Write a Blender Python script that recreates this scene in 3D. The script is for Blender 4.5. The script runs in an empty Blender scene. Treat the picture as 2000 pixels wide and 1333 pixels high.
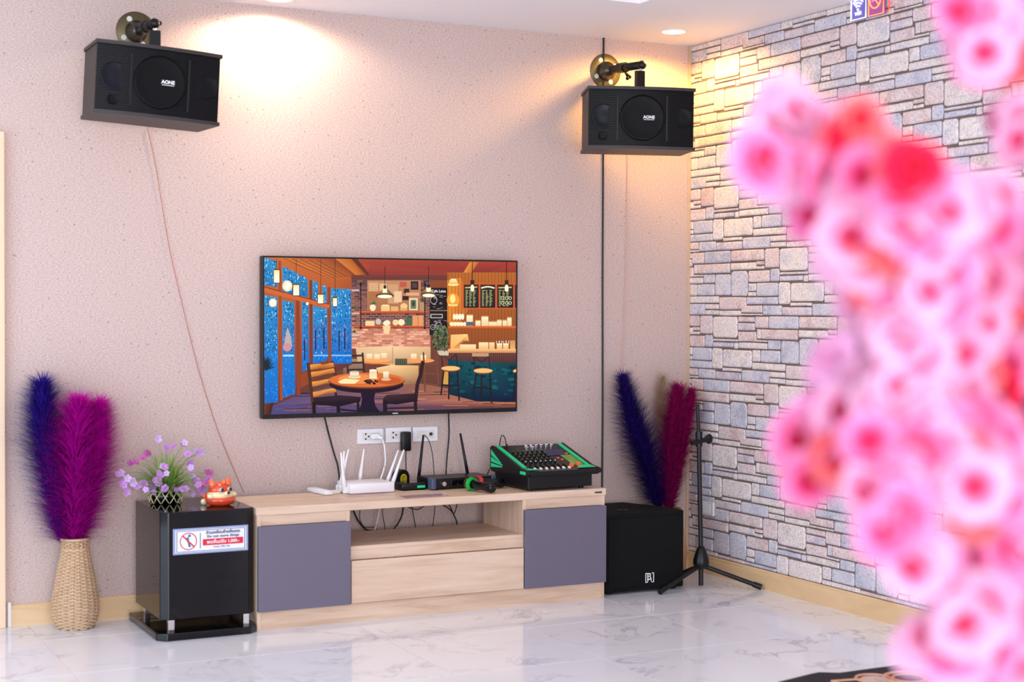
import bpy, bmesh, math, random
from mathutils import Vector, Matrix, noise
random.seed(7)
scn = bpy.context.scene
C = scn.collection

# ------------------------------------------------------------------ camera
CAM = Vector((-4.2587, -6.4574, 1.2928)); YAW, PITCH, ROLL, FPX = 0.4684, -0.0209, 0.0035, 3010.04
_f0 = Vector((math.sin(YAW), math.cos(YAW), 0)); _r0 = Vector((math.cos(YAW), -math.sin(YAW), 0)); _u0 = Vector((0, 0, 1))
FWD = _f0*math.cos(PITCH) + _u0*math.sin(PITCH); _u1 = _u0*math.cos(PITCH) - _f0*math.sin(PITCH)
RGT = _r0*math.cos(ROLL) + _u1*math.sin(ROLL); UPV = _u1*math.cos(ROLL) - _r0*math.sin(ROLL)
cam_data = bpy.data.cameras.new('camera'); cam = bpy.data.objects.new('camera', cam_data); C.objects.link(cam)
cam.matrix_world = Matrix(((RGT.x, UPV.x, -FWD.x, CAM.x), (RGT.y, UPV.y, -FWD.y, CAM.y), (RGT.z, UPV.z, -FWD.z, CAM.z), (0, 0, 0, 1)))
cam_data.sensor_width = 36; cam_data.lens = FPX/2000*36; cam_data.clip_start = .05
cam_data.dof.use_dof = True; cam_data.dof.focus_distance = 7.05; cam_data.dof.aperture_fstop = 1.8
scn.camera = cam
def U(px, py, ax, v):                      # pixel ray met with the plane axis = v
    d = FWD + RGT*((px-1000)/FPX) - UPV*((py-666.5)/FPX)
    return CAM + d*((v-CAM[ax])/d[ax])
def UD(px, py, D): return CAM + (FWD + RGT*((px-1000)/FPX) - UPV*((py-666.5)/FPX))*D
def PJ(P):
    d = Vector(P)-CAM; z = d.dot(FWD); return 1000+FPX*d.dot(RGT)/z, 666.5-FPX*d.dot(UPV)/z

# ------------------------------------------------------------------ world, light, exposure
scn.view_settings.view_transform = 'Standard'; scn.view_settings.look = 'None'
scn.view_settings.gamma = 1; scn.view_settings.use_curve_mapping = False; scn.view_settings.exposure = 0.0
w = bpy.data.worlds.new('world'); scn.world = w; w.use_nodes = True
w.node_tree.nodes['Background'].inputs[0].default_value = (.75, .86, 1, 1); w.node_tree.nodes['Background'].inputs[1].default_value = 1.2
def area(name, loc, rot, sx, sy, e, col):
    l = bpy.data.lights.new(name, 'AREA'); l.shape = 'RECTANGLE'; l.size = sx; l.size_y = sy; l.energy = e; l.color = col
    o = bpy.data.objects.new(name, l); C.objects.link(o); o.location = loc; o.rotation_euler = rot; return o
XL, YF, HC = -6.6, -9.2, 2.6               # left wall, wall behind the camera, ceiling
area('daylight_window_left', (XL-.02, -3.4, 1.25), (0, math.radians(-90), 0), 2.3, 4.4, 122, (.68, .84, 1))
area('daylight_window_front', (-4.1, YF-.02, 1.25), (math.radians(90), 0, 0), 3.8, 2.3, 285, (.93, .93, 1))

# ------------------------------------------------------------------ materials
def lin(c):
    c = c/255; return c/12.92 if c <= .04045 else ((c+.055)/1.055)**2.4
def rgb(r, g, b): return (lin(r), lin(g), lin(b), 1)
MT = {}
def nodes(name):
    m = bpy.data.materials.new(name); m.use_nodes = True; nt = m.node_tree; MT[name] = m
    return m, nt, nt.nodes, nt.links, nt.nodes['Principled BSDF']
def mat(name, c, rough=.5, metal=0, var=.06, scale=25, bump=0, spec=.5, coat=0, emit=0, trans=0, stretch=None, sss=0):
    m, nt, N, L, b = nodes(name)
    tc = N.new('ShaderNodeTexCoord'); no = N.new('ShaderNodeTexNoise'); no.inputs['Scale'].default_value = scale; no.inputs['Detail'].default_value = 4
    if stretch:
        mp = N.new('ShaderNodeMapping'); mp.inputs['Scale'].default_value = stretch
        L.new(tc.outputs['Object'], mp.inputs[0]); L.new(mp.outputs[0], no.inputs[0])
    else: L.new(tc.outputs['Object'], no.inputs[0])
    mx = N.new('ShaderNodeMix'); mx.data_type = 'RGBA'
    a = rgb(*c); mx.inputs[6].default_value = tuple(v*(1-var) for v in a[:3])+(1,); mx.inputs[7].default_value = tuple(min(1, v*(1+var)) for v in a[:3])+(1,)
    L.new(no.outputs[0], mx.inputs[0]); L.new(mx.outputs[2], b.inputs['Base Color'])
    b.inputs['Roughness'].default_value = rough; b.inputs['Metallic'].default_value = metal; b.inputs['Specular IOR Level'].default_value = spec
    b.inputs['Coat Weight'].default_value = coat; b.inputs['Coat Roughness'].default_value = .05
    if trans: b.inputs['Transmission Weight'].default_value = trans
    if sss: b.inputs['Subsurface Weight'].default_value = sss; b.inputs['Subsurface Radius'].default_value = (.02, .01, .01)
    if emit: L.new(mx.outputs[2], b.inputs['Emission Color']); b.inputs['Emission Strength'].default_value = emit
    if bump:
        bp = N.new('ShaderNodeBump'); bp.inputs['Strength'].default_value = bump; bp.inputs['Distance'].default_value = .004
        L.new(no.outputs[0], bp.inputs['Height']); L.new(bp.outputs[0], b.inputs['Normal'])
    return m
def ramp(N, stops):
    r = N.new('ShaderNodeValToRGB'); e = r.color_ramp.elements
    while len(e) < len(stops): e.new(.5)
    for q, (p, c) in zip(e, stops): q.position = p; q.color = c
    return r
# speckled wallpaper
m, nt, N, L, b = nodes('wallpaper')
tc = N.new('ShaderNodeTexCoord'); mp = N.new('ShaderNodeMapping'); mp.inputs['Scale'].default_value = (1, 1, 2.2); L.new(tc.outputs['Object'], mp.inputs[0])
n1 = N.new('ShaderNodeTexNoise'); n1.inputs['Scale'].default_value = 110; n1.inputs['Detail'].default_value = 6; n1.inputs['Roughness'].default_value = .7; L.new(mp.outputs[0], n1.inputs[0])
r1 = ramp(N, [(.32, rgb(160, 136, 127)), (.45, rgb(199, 175, 166)), (.58, rgb(212, 190, 182)), (.72, rgb(232, 214, 207))]); L.new(n1.outputs[0], r1.inputs[0])
vo = N.new('ShaderNodeTexVoronoi'); vo.inputs['Scale'].default_value = 30; L.new(tc.outputs['Object'], vo.inputs[0])
lt = N.new('ShaderNodeMath'); lt.operation = 'LESS_THAN'; lt.inputs[1].default_value = .11; L.new(vo.outputs['Distance'], lt.inputs[0])
sp = N.new('ShaderNodeSeparateColor'); L.new(vo.outputs['Color'], sp.inputs[0])
gt = N.new('ShaderNodeMath'); gt.operation = 'GREATER_THAN'; gt.inputs[1].default_value = .55; L.new(sp.outputs[0], gt.inputs[0])
mu = N.new('ShaderNodeMath'); mu.operation = 'MULTIPLY'; L.new(lt.outputs[0], mu.inputs[0]); L.new(gt.outputs[0], mu.inputs[1])
mu2 = N.new('ShaderNodeMath'); mu2.operation = 'MULTIPLY'; mu2.inputs[1].default_value = .55; L.new(mu.outputs[0], mu2.inputs[0])
mx = N.new('ShaderNodeMix'); mx.data_type = 'RGBA'; mx.inputs[7].default_value = rgb(120, 96, 90); L.new(mu2.outputs[0], mx.inputs[0]); L.new(r1.outputs[0], mx.inputs[6])
L.new(mx.outputs[2], b.inputs['Base Color']); b.inputs['Roughness'].default_value = .62; b.inputs['Specular IOR Level'].default_value = .3
bp = N.new('ShaderNodeBump'); bp.inputs['Strength'].default_value = .25; bp.inputs['Distance'].default_value = .002; L.new(n1.outputs[0], bp.inputs['Height']); L.new(bp.outputs[0], b.inputs['Normal'])
# stones
def stone_mat(name, a, c, d):
    m, nt, N, L, b = nodes(name)
    tc = N.new('ShaderNodeTexCoord'); oi = N.new('ShaderNodeObjectInfo'); va = N.new('ShaderNodeVectorMath'); va.operation = 'ADD'
    L.new(tc.outputs['Object'], va.inputs[0]); L.new(oi.outputs['Random'], va.inputs[1])
    n1 = N.new('ShaderNodeTexNoise'); n1.inputs['Scale'].default_value = 11; n1.inputs['Detail'].default_value = 3; L.new(va.outputs[0], n1.inputs[0])
    n2 = N.new('ShaderNodeTexNoise'); n2.inputs['Scale'].default_value = 110; n2.inputs['Detail'].default_value = 5; n2.inputs['Roughness'].default_value = .65; L.new(va.outputs[0], n2.inputs[0])
    r1 = ramp(N, [(.32, rgb(*a)), (.5, rgb(*c)), (.68, rgb(*d))]); L.new(n1.outputs[0], r1.inputs[0])
    r2 = ramp(N, [(.33, (.52, .5, .5, 1)), (.5, (1, 1, 1, 1)), (.65, (1.2, 1.2, 1.2, 1))]); L.new(n2.outputs[0], r2.inputs[0])
    mx = N.new('ShaderNodeMix'); mx.data_type = 'RGBA'; mx.blend_type = 'MULTIPLY'; mx.inputs[0].default_value = .75
    L.new(r1.outputs[0], mx.inputs[6]); L.new(r2.outputs[0], mx.inputs[7]); L.new(mx.outputs[2], b.inputs['Base Color'])
    b.inputs['Roughness'].default_value = .75; b.inputs['Specular IOR Level'].default_value = .25
    bp = N.new('ShaderNodeBump'); bp.inputs['Strength'].default_value = .45; bp.inputs['Distance'].default_value = .004; L.new(n2.outputs[0], bp.inputs['Height']); L.new(bp.outputs[0], b.inputs['Normal'])
stone_mat('stone_grey', (184, 184, 200), (204, 202, 214), (214, 208, 214))
stone_mat('stone_pink', (208, 184, 184), (226, 206, 204), (216, 203, 207))
stone_mat('stone_beige', (218, 206, 202), (234, 222, 218), (212, 206, 212))
stone_mat('stone_mauve', (192, 182, 194), (216, 204, 212), (220, 208, 208))
mat('mortar', (116, 98, 92), .9, var=.3, scale=60, bump=.3)
# marble tile
m, nt, N, L, b = nodes('marble')
tc = N.new('ShaderNodeTexCoord'); oi = N.new('ShaderNodeObjectInfo'); ad = N.new('ShaderNodeVectorMath'); ad.operation = 'ADD'
ml = N.new('ShaderNodeMath'); ml.operation = 'MULTIPLY'; ml.inputs[1].default_value = 37; L.new(oi.outputs['Random'], ml.inputs[0])
L.new(tc.outputs['Object'], ad.inputs[0]); L.new(ml.outputs[0], ad.inputs[1])
nw = N.new('ShaderNodeTexNoise'); nw.inputs['Scale'].default_value = 3.0; nw.inputs['Detail'].default_value = 6; nw.inputs['Roughness'].default_value = .62; nw.inputs['Distortion'].default_value = .7; L.new(ad.outputs[0], nw.inputs[0])
sb = N.new('ShaderNodeMath'); sb.operation = 'SUBTRACT'; sb.inputs[1].default_value = .5; L.new(nw.outputs[0], sb.inputs[0])
ab = N.new('ShaderNodeMath'); ab.operation = 'ABSOLUTE'; L.new(sb.outputs[0], ab.inputs[0])
nm = N.new('ShaderNodeTexNoise'); nm.inputs['Scale'].default_value = 2.2; L.new(ad.outputs[0], nm.inputs[0])
rm = ramp(N, [(.46, (0, 0, 0, 1)), (.66, (1, 1, 1, 1))]); L.new(nm.outputs[0], rm.inputs[0])
rv = ramp(N, [(0, (1, 1, 1, 1)), (.011, (.55, .55, .55, 1)), (.03, (0, 0, 0, 1))]); L.new(ab.outputs[0], rv.inputs[0])
mk = N.new('ShaderNodeMath'); mk.operation = 'MULTIPLY'; L.new(rv.outputs[0], mk.inputs[0]); L.new(rm.outputs[0], mk.inputs[1])
mx = N.new('ShaderNodeMix'); mx.data_type = 'RGBA'; mx.inputs[6].default_value = rgb(240, 240, 244); mx.inputs[7].default_value = rgb(192, 190, 200); L.new(mk.outputs[0], mx.inputs[0])
L.new(mx.outputs[2], b.inputs['Base Color']); b.inputs['Roughness'].default_value = .09; b.inputs['Specular IOR Level'].default_value = .5
mat('grout', (222, 219, 219), .8); mat('ceiling_paint', (243, 239, 241), .9, var=.01); mat('plain_paint', (226, 214, 204), .85, var=.02); mat('taupe_paint', (138, 122, 112), .85, var=.03)
# wood laminate
def wood(name, c1, c2, c3, sc, rough=.45):
    m, nt, N, L, b = nodes(name)
    tc = N.new('ShaderNodeTexCoord'); mp = N.new('ShaderNodeMapping'); mp.inputs['Scale'].default_value = sc; L.new(tc.outputs['Object'], mp.inputs[0])
    n1 = N.new('ShaderNodeTexNoise'); n1.inputs['Scale'].default_value = 1; n1.inputs['Detail'].default_value = 7; n1.inputs['Roughness'].default_value = .6; n1.inputs['Distortion'].default_value = .5; L.new(mp.outputs[0], n1.inputs[0])
    r1 = ramp(N, [(.3, rgb(*c1)), (.5, rgb(*c2)), (.7, rgb(*c3))]); L.new(n1.outputs[0], r1.inputs[0]); L.new(r1.outputs[0], b.inputs['Base Color'])
    b.inputs['Roughness'].default_value = rough; b.inputs['Specular IOR Level'].default_value = .4
wood('oak', (192, 156, 130), (215, 185, 160), (226, 200, 176), (2.2, 22, 22), .38)
wood('oak_upright', (192, 156, 130), (215, 185, 160), (226, 200, 176), (22, 22, 2.2), .38)
wood('oak_pale', (202, 170, 144), (219, 191, 166), (226, 202, 180), (2.2, 26, 26), .38)
wood('skirting', (214, 178, 132), (222, 188, 144), (228, 196, 154), (3, 3, 14), .4)
mat('grey_door', (104, 97, 114), .5, var=.02)
mat('black_gloss', (7, 7, 11), .06, var=.1, spec=.4); mat('black_satin', (15, 14, 18), .4, var=.1, spec=.35); mat('black_plastic', (12, 12, 15), .35, var=.1, spec=.35)
mat('black_rough', (10, 10, 12), .8, var=.2, scale=300, bump=.15, spec=.2); mat('vinyl', (44, 38, 37), .5, var=.05, scale=80)
mat('chrome', (230, 230, 235), .14, 1, var=.02); mat('white_plastic', (236, 235, 239), .35, var=.01); mat('ivory_plastic', (226, 221, 214), .35, var=.01)
mat('cable_black', (20, 19, 22), .5); mat('cable_red', (186, 112, 102), .5); mat('cable_white', (234, 232, 234), .4); mat('cable_pink', (214, 170, 158), .5)
mat('green_plastic', (22, 205, 135), .4, var=.03); mat('green_ring', (10, 170, 66), .4); mat('red_ring', (205, 48, 40), .4); mat('orange_cap', (235, 112, 62), .35)
mat('yellow_plastic', (196, 178, 34), .45); mat('blue_grey_plastic', (66, 78, 110), .4); mat('steel_dark', (88, 84, 76), .32, .9); mat('brass_dark', (104, 94, 70), .42, .8)
mat('wicker', (214, 182, 148), .6, var=.28, scale=40, bump=.2); mat('wicker_dark', (190, 150, 110), .65, var=.25, scale=40)
mat('sign_white', (232, 234, 242), .25, var=.01); mat('ink_navy', (40, 36, 88), .5); mat('ink_red', (214, 32, 52), .45); mat('ink_dark', (44, 46, 60), .5); mat('ink_teal', (36, 110, 130), .5); mat('text_white', (245, 245, 247), .5)
mat('acrylic', (148, 160, 200), .15, var=.02)
mat('leaf_green', (116, 156, 66), .5, var=.45, scale=30); mat('leaf_pale', (168, 186, 100), .5, var=.3, scale=30)
mat('lilac', (188, 132, 198), .6, var=.22, scale=90); mat('lilac_pale', (206, 172, 220), .6, var=.1, scale=90); mat('mauve', (176, 84, 148), .6, var=.2, scale=90)
mat('fox_red', (222, 74, 40), .22, coat=.5); mat('fox_cream', (240, 226, 176), .25, coat=.4); mat('fox_orange', (236, 112, 62), .25, coat=.4); mat('fox_dark', (30, 26, 30), .25); mat('fox_white', (240, 238, 232), .25, coat=.4)
mat('rug_black', (26, 24, 34), .9, var=.3, scale=400, bump=.3); mat('rug_gold', (216, 158, 128), .55, var=.1); mat('rug_silver', (190, 186, 192), .5, var=.25, scale=60)
mat('lamp_lens', (255, 236, 200), .5, emit=14); mat('lamp_rim', (245, 243, 240), .4)
mat('neon_white', (226, 238, 255), .4, emit=1.2, var=.02); mat('neon_blue', (120, 110, 250), .4, emit=.9, var=.02); mat('neon_pink', (250, 120, 190), .4, emit=.9, var=.02); mat('neon_orange', (255, 150, 110), .4, emit=1.0, var=.02); mat('red_reflection_glow', (255, 70, 50), .4, emit=1.0, var=.02)  # the last, red one glows in place of a reflection beside the sign
mat('neon_back_blue', (126, 108, 190), .2, var=.05); mat('neon_back_pink', (176, 96, 160), .2, var=.05)
mat('bark', (120, 84, 82), .85, var=.3, scale=60, bump=.5); mat('casing', (236, 206, 172), .5, var=.02); mat('frame_white', (235, 235, 235), .5); mat('corner_bead', (204, 176, 150), .5)
# dark speaker grille with fine horizontal ribs
def grille(name, c1, c2, rough, sc):
    m, nt, N, L, b = nodes(name)
    tc = N.new('ShaderNodeTexCoord'); wv = N.new('ShaderNodeTexWave'); wv.bands_direction = 'Z'; wv.inputs['Scale'].default_value = sc; L.new(tc.outputs['Object'], wv.inputs[0])
    r1 = ramp(N, [(.3, rgb(*c1)), (.7, rgb(*c2))]); L.new(wv.outputs['Fac'], r1.inputs[0]); L.new(r1.outputs[0], b.inputs['Base Color']); b.inputs['Roughness'].default_value = rough; b.inputs['Specular IOR Level'].default_value = .18
    bp = N.new('ShaderNodeBump'); bp.inputs['Strength'].default_value = .3; bp.inputs['Distance'].default_value = .002; L.new(wv.outputs['Fac'], bp.inputs['Height']); L.new(bp.outputs[0], b.inputs['Normal'])
grille('grille', (5, 5, 8), (11, 10, 13), .4, 40); mat('cone_blue_reflection', (14, 17, 27), .35, spec=.2); mat('cone_dark', (6, 6, 8), .45, spec=.15)  # left tweeter: bluish reflection put into the cone's base colour
# feathery plumes
def plume_mat(name, c, c2):
    m, nt, N, L, b = nodes(name)
    tc = N.new('ShaderNodeTexCoord'); n1 = N.new('ShaderNodeTexNoise'); n1.inputs['Scale'].default_value = 45; L.new(tc.outputs['Object'], n1.inputs[0])
    r1 = ramp(N, [(.35, rgb(*c2)), (.6, rgb(*c))]); L.new(n1.outputs[0], r1.inputs[0]); L.new(r1.outputs[0], b.inputs['Base Color']); b.inputs['Roughness'].default_value = .6; b.inputs['Specular IOR Level'].default_value = .2
    tr = N.new('ShaderNodeBsdfTranslucent'); L.new(r1.outputs[0], tr.inputs[0]); ms = N.new('ShaderNodeMixShader'); ms.inputs[0].default_value = .4
    L.new(b.outputs[0], ms.inputs[1]); L.new(tr.outputs[0], ms.inputs[2]); L.new(ms.outputs[0], N['Material Output'].inputs[0])
plume_mat('plume_violet', (66, 40, 176), (44, 26, 128)); plume_mat('plume_magenta', (226, 16, 196), (186, 6, 158)); plume_mat('plume_purple', (58, 30, 142), (34, 18, 92)); plume_mat('plume_crimson', (182, 16, 112), (130, 8, 78)); plume_mat('plume_beige', (206, 182, 152), (184, 156, 126))
# blossoms: colour runs from throat to petal edge
def blossom_mat(name, c0, c1, c2):
    m, nt, N, L, b = nodes(name)
    tc = N.new('ShaderNodeTexCoord'); ln = N.new('ShaderNodeVectorMath'); ln.operation = 'LENGTH'; L.new(tc.outputs['Object'], ln.inputs[0])
    r1 = ramp(N, [(.009, rgb(*c0)), (.017, rgb(*c1)), (.030, rgb(*c2))]); L.new(ln.outputs['Value'], r1.inputs[0]); L.new(r1.outputs[0], b.inputs['Base Color']); b.inputs['Roughness'].default_value = .6; b.inputs['Specular IOR Level'].default_value = .2
    tr = N.new('ShaderNodeBsdfTranslucent'); L.new(r1.outputs[0], tr.inputs[0]); ms = N.new('ShaderNodeMixShader'); ms.inputs[0].default_value = .45
    L.new(b.outputs[0], ms.inputs[1]); L.new(tr.outputs[0], ms.inputs[2]); L.new(ms.outputs[0], N['Material Output'].inputs[0])
blossom_mat('blossom_pale', (216, 4, 88), (246, 126, 178), (244, 200, 228)); blossom_mat('blossom_pink', (214, 2, 84), (244, 74, 146), (248, 156, 204)); blossom_mat('blossom_coral', (214, 6, 44), (244, 66, 84), (244, 134, 136)); blossom_mat('blossom_red', (190, 2, 34), (222, 8, 56), (236, 40, 84))
[mat(k_+'_mass', c_, .6, var=.3, scale=22) for k_, c_ in (('blossom_pale', (246, 164, 206)), ('blossom_pink', (244, 120, 176)), ('blossom_coral', (246, 108, 126)), ('blossom_red', (214, 24, 70)))]
mat('stamen', (220, 40, 70), .5)

# ------------------------------------------------------------------ building helpers
def tag(o, label=None, cat=None, group=None, kind=None):
    if label: o['label'] = label
    if cat: o['category'] = cat
    if group: o['group'] = group
    if kind: o['kind'] = kind
    return o
def empty(name, loc, rz=0, label=None, cat=None, group=None):
    o = bpy.data.objects.new(name, None); C.objects.link(o); o.location = loc; o.rotation_euler = (0, 0, rz); o.empty_display_size = .05
    return tag(o, label, cat, group)
def rootinv(o):
    while o.parent: o = o.parent
    if o.type == 'EMPTY' or o.get('_origin'): return o.matrix_basis.inverted()
    return o.matrix_basis.inverted()
class MB:
    def __init__(s): s.bm = bmesh.new()
    def box(s, a, b, bev=0, seg=2):
        t = bmesh.new(); bmesh.ops.create_cube(t, size=1)
        c = [(a[i]+b[i])/2 for i in range(3)]; d = [abs(b[i]-a[i]) for i in range(3)]
        for v in t.verts: v.co = Vector((c[0]+v.co.x*d[0], c[1]+v.co.y*d[1], c[2]+v.co.z*d[2]))
        if bev: bmesh.ops.bevel(t, geom=t.edges[:], offset=bev, segments=seg, affect='EDGES', profile=.5)
        return s._join(t)
    def _join(s, t, M=None):
        if M is not None: t.transform(M)
        me = bpy.data.meshes.new('tmp'); t.to_mesh(me); t.free(); s.bm.from_mesh(me); bpy.data.meshes.remove(me); return s
    def add(s, vs, fs):
        v = [s.bm.verts.new(p) for p in vs]
        for f in fs:
            try: s.bm.faces.new([v[i] for i in f])
            except ValueError: pass
        return s
    def prism(s, poly, d, bev=0):           # poly: 3d points of one planar face, extruded along d
        n = len(poly); d = Vector(d); P = [Vector(p) for p in poly]
        t = bmesh.new(); A = [t.verts.new(p) for p in P]; B = [t.verts.new(p+d) for p in P]
        t.faces.new(A); t.faces.new(B[::-1])
        for i in range(n): t.faces.new((A[i], A[(i+1) % n], B[(i+1) % n], B[i]))
        bmesh.ops.recalc_face_normals(t, faces=t.faces[:])
        if bev: bmesh.ops.bevel(t, geom=t.edges[:], offset=bev, segments=2, affect='EDGES', profile=.5)
        return s._join(t)
    def tube(s, pts, r, n=8, cap=True, r2=None):
        P = [Vector(p) for p in pts]; k = len(P); rings = []
        for i, p in enumerate(P):
            t = (P[min(i+1, k-1)]-P[max(i-1, 0)]).normalized()
            ref = Vector((0, 0, 1)) if abs(t.z) < .95 else Vector((1, 0, 0))
            a = t.cross(ref).normalized(); b_ = t.cross(a)
            if isinstance(r, (list, tuple)): rr = r[i]
            elif r2 is not None: rr = r+(r2-r)*i/(k-1)
            else: rr = r
            rings.append([s.bm.verts.new(p+a*(rr*math.cos(2*math.pi*j/n))+b_*(rr*math.sin(2*math.pi*j/n))) for j in range(n)])
        for i in range(k-1):
            for j in range(n): s.bm.faces.new((rings[i][j], rings[i][(j+1) % n], rings[i+1][(j+1) % n], rings[i+1][j]))
        if cap: s.bm.faces.new(rings[0]); s.bm.faces.new(rings[-1][::-1])
        return s
    def lathe(s, prof, n=32, M=None, cap=True):   # prof: (radius, z)
        t = bmesh.new(); R = [[t.verts.new((r*math.cos(2*math.pi*j/n), r*math.sin(2*math.pi*j/n), z)) for j in range(n)] for r, z in prof]
        for i in range(len(R)-1):
            for j in range(n): t.faces.new((R[i][j], R[i][(j+1) % n], R[i+1][(j+1) % n], R[i+1][j]))
        if cap: t.faces.new(R[0][::-1]); t.faces.new(R[-1])
        return s._join(t, M)
    def ball(s, c, r, sc=(1, 1, 1), n=12):
        t = bmesh.new(); bmesh.ops.create_uvsphere(t, u_segments=n*2, v_segments=n, radius=r)
        for v in t.verts: v.co = Vector((c[0]+v.co.x*sc[0], c[1]+v.co.y*sc[1], c[2]+v.co.z*sc[2]))
        return s._join(t)
    def build(s, name, m, parent=None, smooth=None, local=False, M=None):
        bm = s.bm
        if M is not None: bm.transform(M)
        if parent is not None and not local: bm.transform(rootinv(parent))
        bmesh.ops.recalc_face_normals(bm, faces=bm.faces[:]) if len(bm.faces) < 60000 else None
        me = bpy.data.meshes.new(name); bm.to_mesh(me); bm.free()
        ms = m if isinstance(m, (list, tuple)) else [m]
        for q in ms: me.materials.append(MT[q])
        if smooth: 
            for p in me.polygons: p.use_smooth = True
            if smooth != 'all':
                try: me.set_sharp_from_angle(angle=math.radians(smooth))
                except Exception: pass
        o = bpy.data.objects.new(name, me); C.objects.link(o); o.parent = parent
        return o
def origin(o, p):                            # put a one-mesh thing's origin at p
    o.data.transform(Matrix.Translation(-Vector(p))); o.location = p; return o
def axM(p, d, up=(0, 0, 1)):                 # frame with local z along d
    z = Vector(d).normalized(); x = Vector(up).cross(z)
    if x.length < 1e-4: x = Vector((1, 0, 0)).cross(z)
    x.normalize(); y = z.cross(x)
    return Matrix(((x.x, y.x, z.x, p[0]), (x.y, y.y, z.y, p[1]), (x.z, y.z, z.z, p[2]), (0, 0, 0, 1)))
def text_bm(s, size, M, ext=.0004, bold=0, sp=1):  # lettering as a mesh, local x right / y up / z out, then M
    cu = bpy.data.curves.new('t', 'FONT'); cu.body = s; cu.size = size; cu.extrude = ext; cu.align_x = 'CENTER'; cu.align_y = 'CENTER'; cu.resolution_u = 3; cu.offset = bold; cu.space_character = sp
    o = bpy.data.objects.new('t', cu); C.objects.link(o); bpy.context.view_layer.update()
    me = bpy.data.meshes.new_from_object(o.evaluated_get(bpy.context.evaluated_depsgraph_get()))
    bpy.data.objects.remove(o); bpy.data.curves.remove(cu)
    b_ = MB(); b_.bm.from_mesh(me); bpy.data.meshes.remove(me); b_.bm.transform(M); return b_
def crv(pts, n=6):                           # Catmull-Rom through the points
    P = [Vector(p) for p in pts]; Q = [P[0]*2-P[1]]+P+[P[-1]*2-P[-2]]; out = []
    for i in range(1, len(Q)-2):
        for k in range(n):
            t = k/n; a, b_, c, d = Q[i-1:i+3]
            out.append(.5*((2*b_)+(c-a)*t+(2*a-5*b_+4*c-d)*t*t+(3*b_-a-3*c+d)*t**3))
    return out+[P[-1]]
def cable(name, pts, r, m, label, group=None):
    o = MB().tube(crv(pts), r, 6).build(name, m, None, 'all'); return tag(o, label, 'cable', group)
def struct(o): return tag(o, kind='structure')

# ------------------------------------------------------------------ the room
struct(MB().box((XL-.1, 0, -.02), (.1, .1, HC+.2)).build('wall_back', 'wallpaper'))
wr = struct(MB().box((.004, YF, -.02), (.1, 0, HC+.2)).build('wall_right', 'mortar'))
def wall_hole(name, axis, a0, a1, h0, h1, lo, hi):   # wall with one window opening
    m_ = MB()
    def bx(u0, u1, z0, z1):
        if axis == 'x': m_.box((XL-.1, u0, z0), (XL, u1, z1))
        else: m_.box((u0, YF-.1, z0), (u1, YF, z1))
    bx(lo, a0, -.02, HC+.2); bx(a1, hi, -.02, HC+.2); bx(a0, a1, -.02, h0); bx(a0, a1, h1, HC+.2)
    struct(m_.build(name, 'taupe_paint'))
wall_hole('wall_left', 'x', -5.6, -1.2, .1, 2.4, YF, 0)
wall_hole('wall_front', 'y', -6.0, -2.2, .1, 2.4, XL, .1)
for nm_, pts in (('window_1', [((XL-.08, y-.03, .1), (XL-.04, y+.03, 2.4)) for y in (-5.57, -4.5, -3.4, -2.3, -1.23)]), ('window_2', [((x-.03, YF-.08, .1), (x+.03, YF-.04, 2.4)) for x in (-5.97, -5.0, -4.1, -3.15, -2.23)])):
    m_ = MB()
    for a, c in pts: m_.box(a, c)
    struct(m_.build(nm_, 'frame_white'))
# ceiling with a raised tray
cx1, cy1 = -.79, -.80
m_ = MB(); m_.box((XL, cy1, HC), (.1, .1, HC+.05)); m_.box((cx1, YF, HC), (.1, cy1, HC+.05)); m_.box((XL, YF, HC), (-5.4, cy1, HC+.05)); m_.box((-5.4, YF, HC), (cx1, -8.2, HC+.05))
m_.box((XL, YF, HC+.14), (.1, .1, HC+.18)); m_.box((-5.45, cy1, HC+.05), (cx1+.05, cy1+.05, HC+.14)); m_.box((cx1, -8.2, HC+.05), (cx1+.05, cy1, HC+.14)); m_.box((-5.45, -8.2, HC+.05), (-5.4, cy1, HC+.14)); m_.box((-5.45, -8.25, HC+.05), (cx1, -8.2, HC+.14))
struct(m_.build('ceiling', 'ceiling_paint'))
# floor with tiles
fl = struct(MB().box((XL, YF, -.02), (0, 0, -.0015)).build('floor', 'grout'))
tm = MB().box((.0012, .0012, -.0014), (.5988, .5988, 0), .0006, 1); tobj = tm.build('tile', 'marble', fl); tmesh = tobj.data; bpy.data.objects.remove(tobj)
xs = [0]; x = -.195
while x > XL: xs.append(x); x -= .6
xs.append(XL); ys = [0]; y = -.34
while y > YF: ys.append(y); y -= .6
ys.append(YF)
for i in range(len(xs)-1):
    for j in range(len(ys)-1):
        if xs[i]-xs[i+1] < .02 or ys[j]-ys[j+1] < .02: continue
        t = bpy.data.objects.new('tile', tmesh); C.objects.link(t); t.parent = fl
        t.location = (xs[i+1], ys[j+1], 0); t.scale = ((xs[i]-xs[i+1])/.6, (ys[j]-ys[j+1])/.6, 1)
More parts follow.
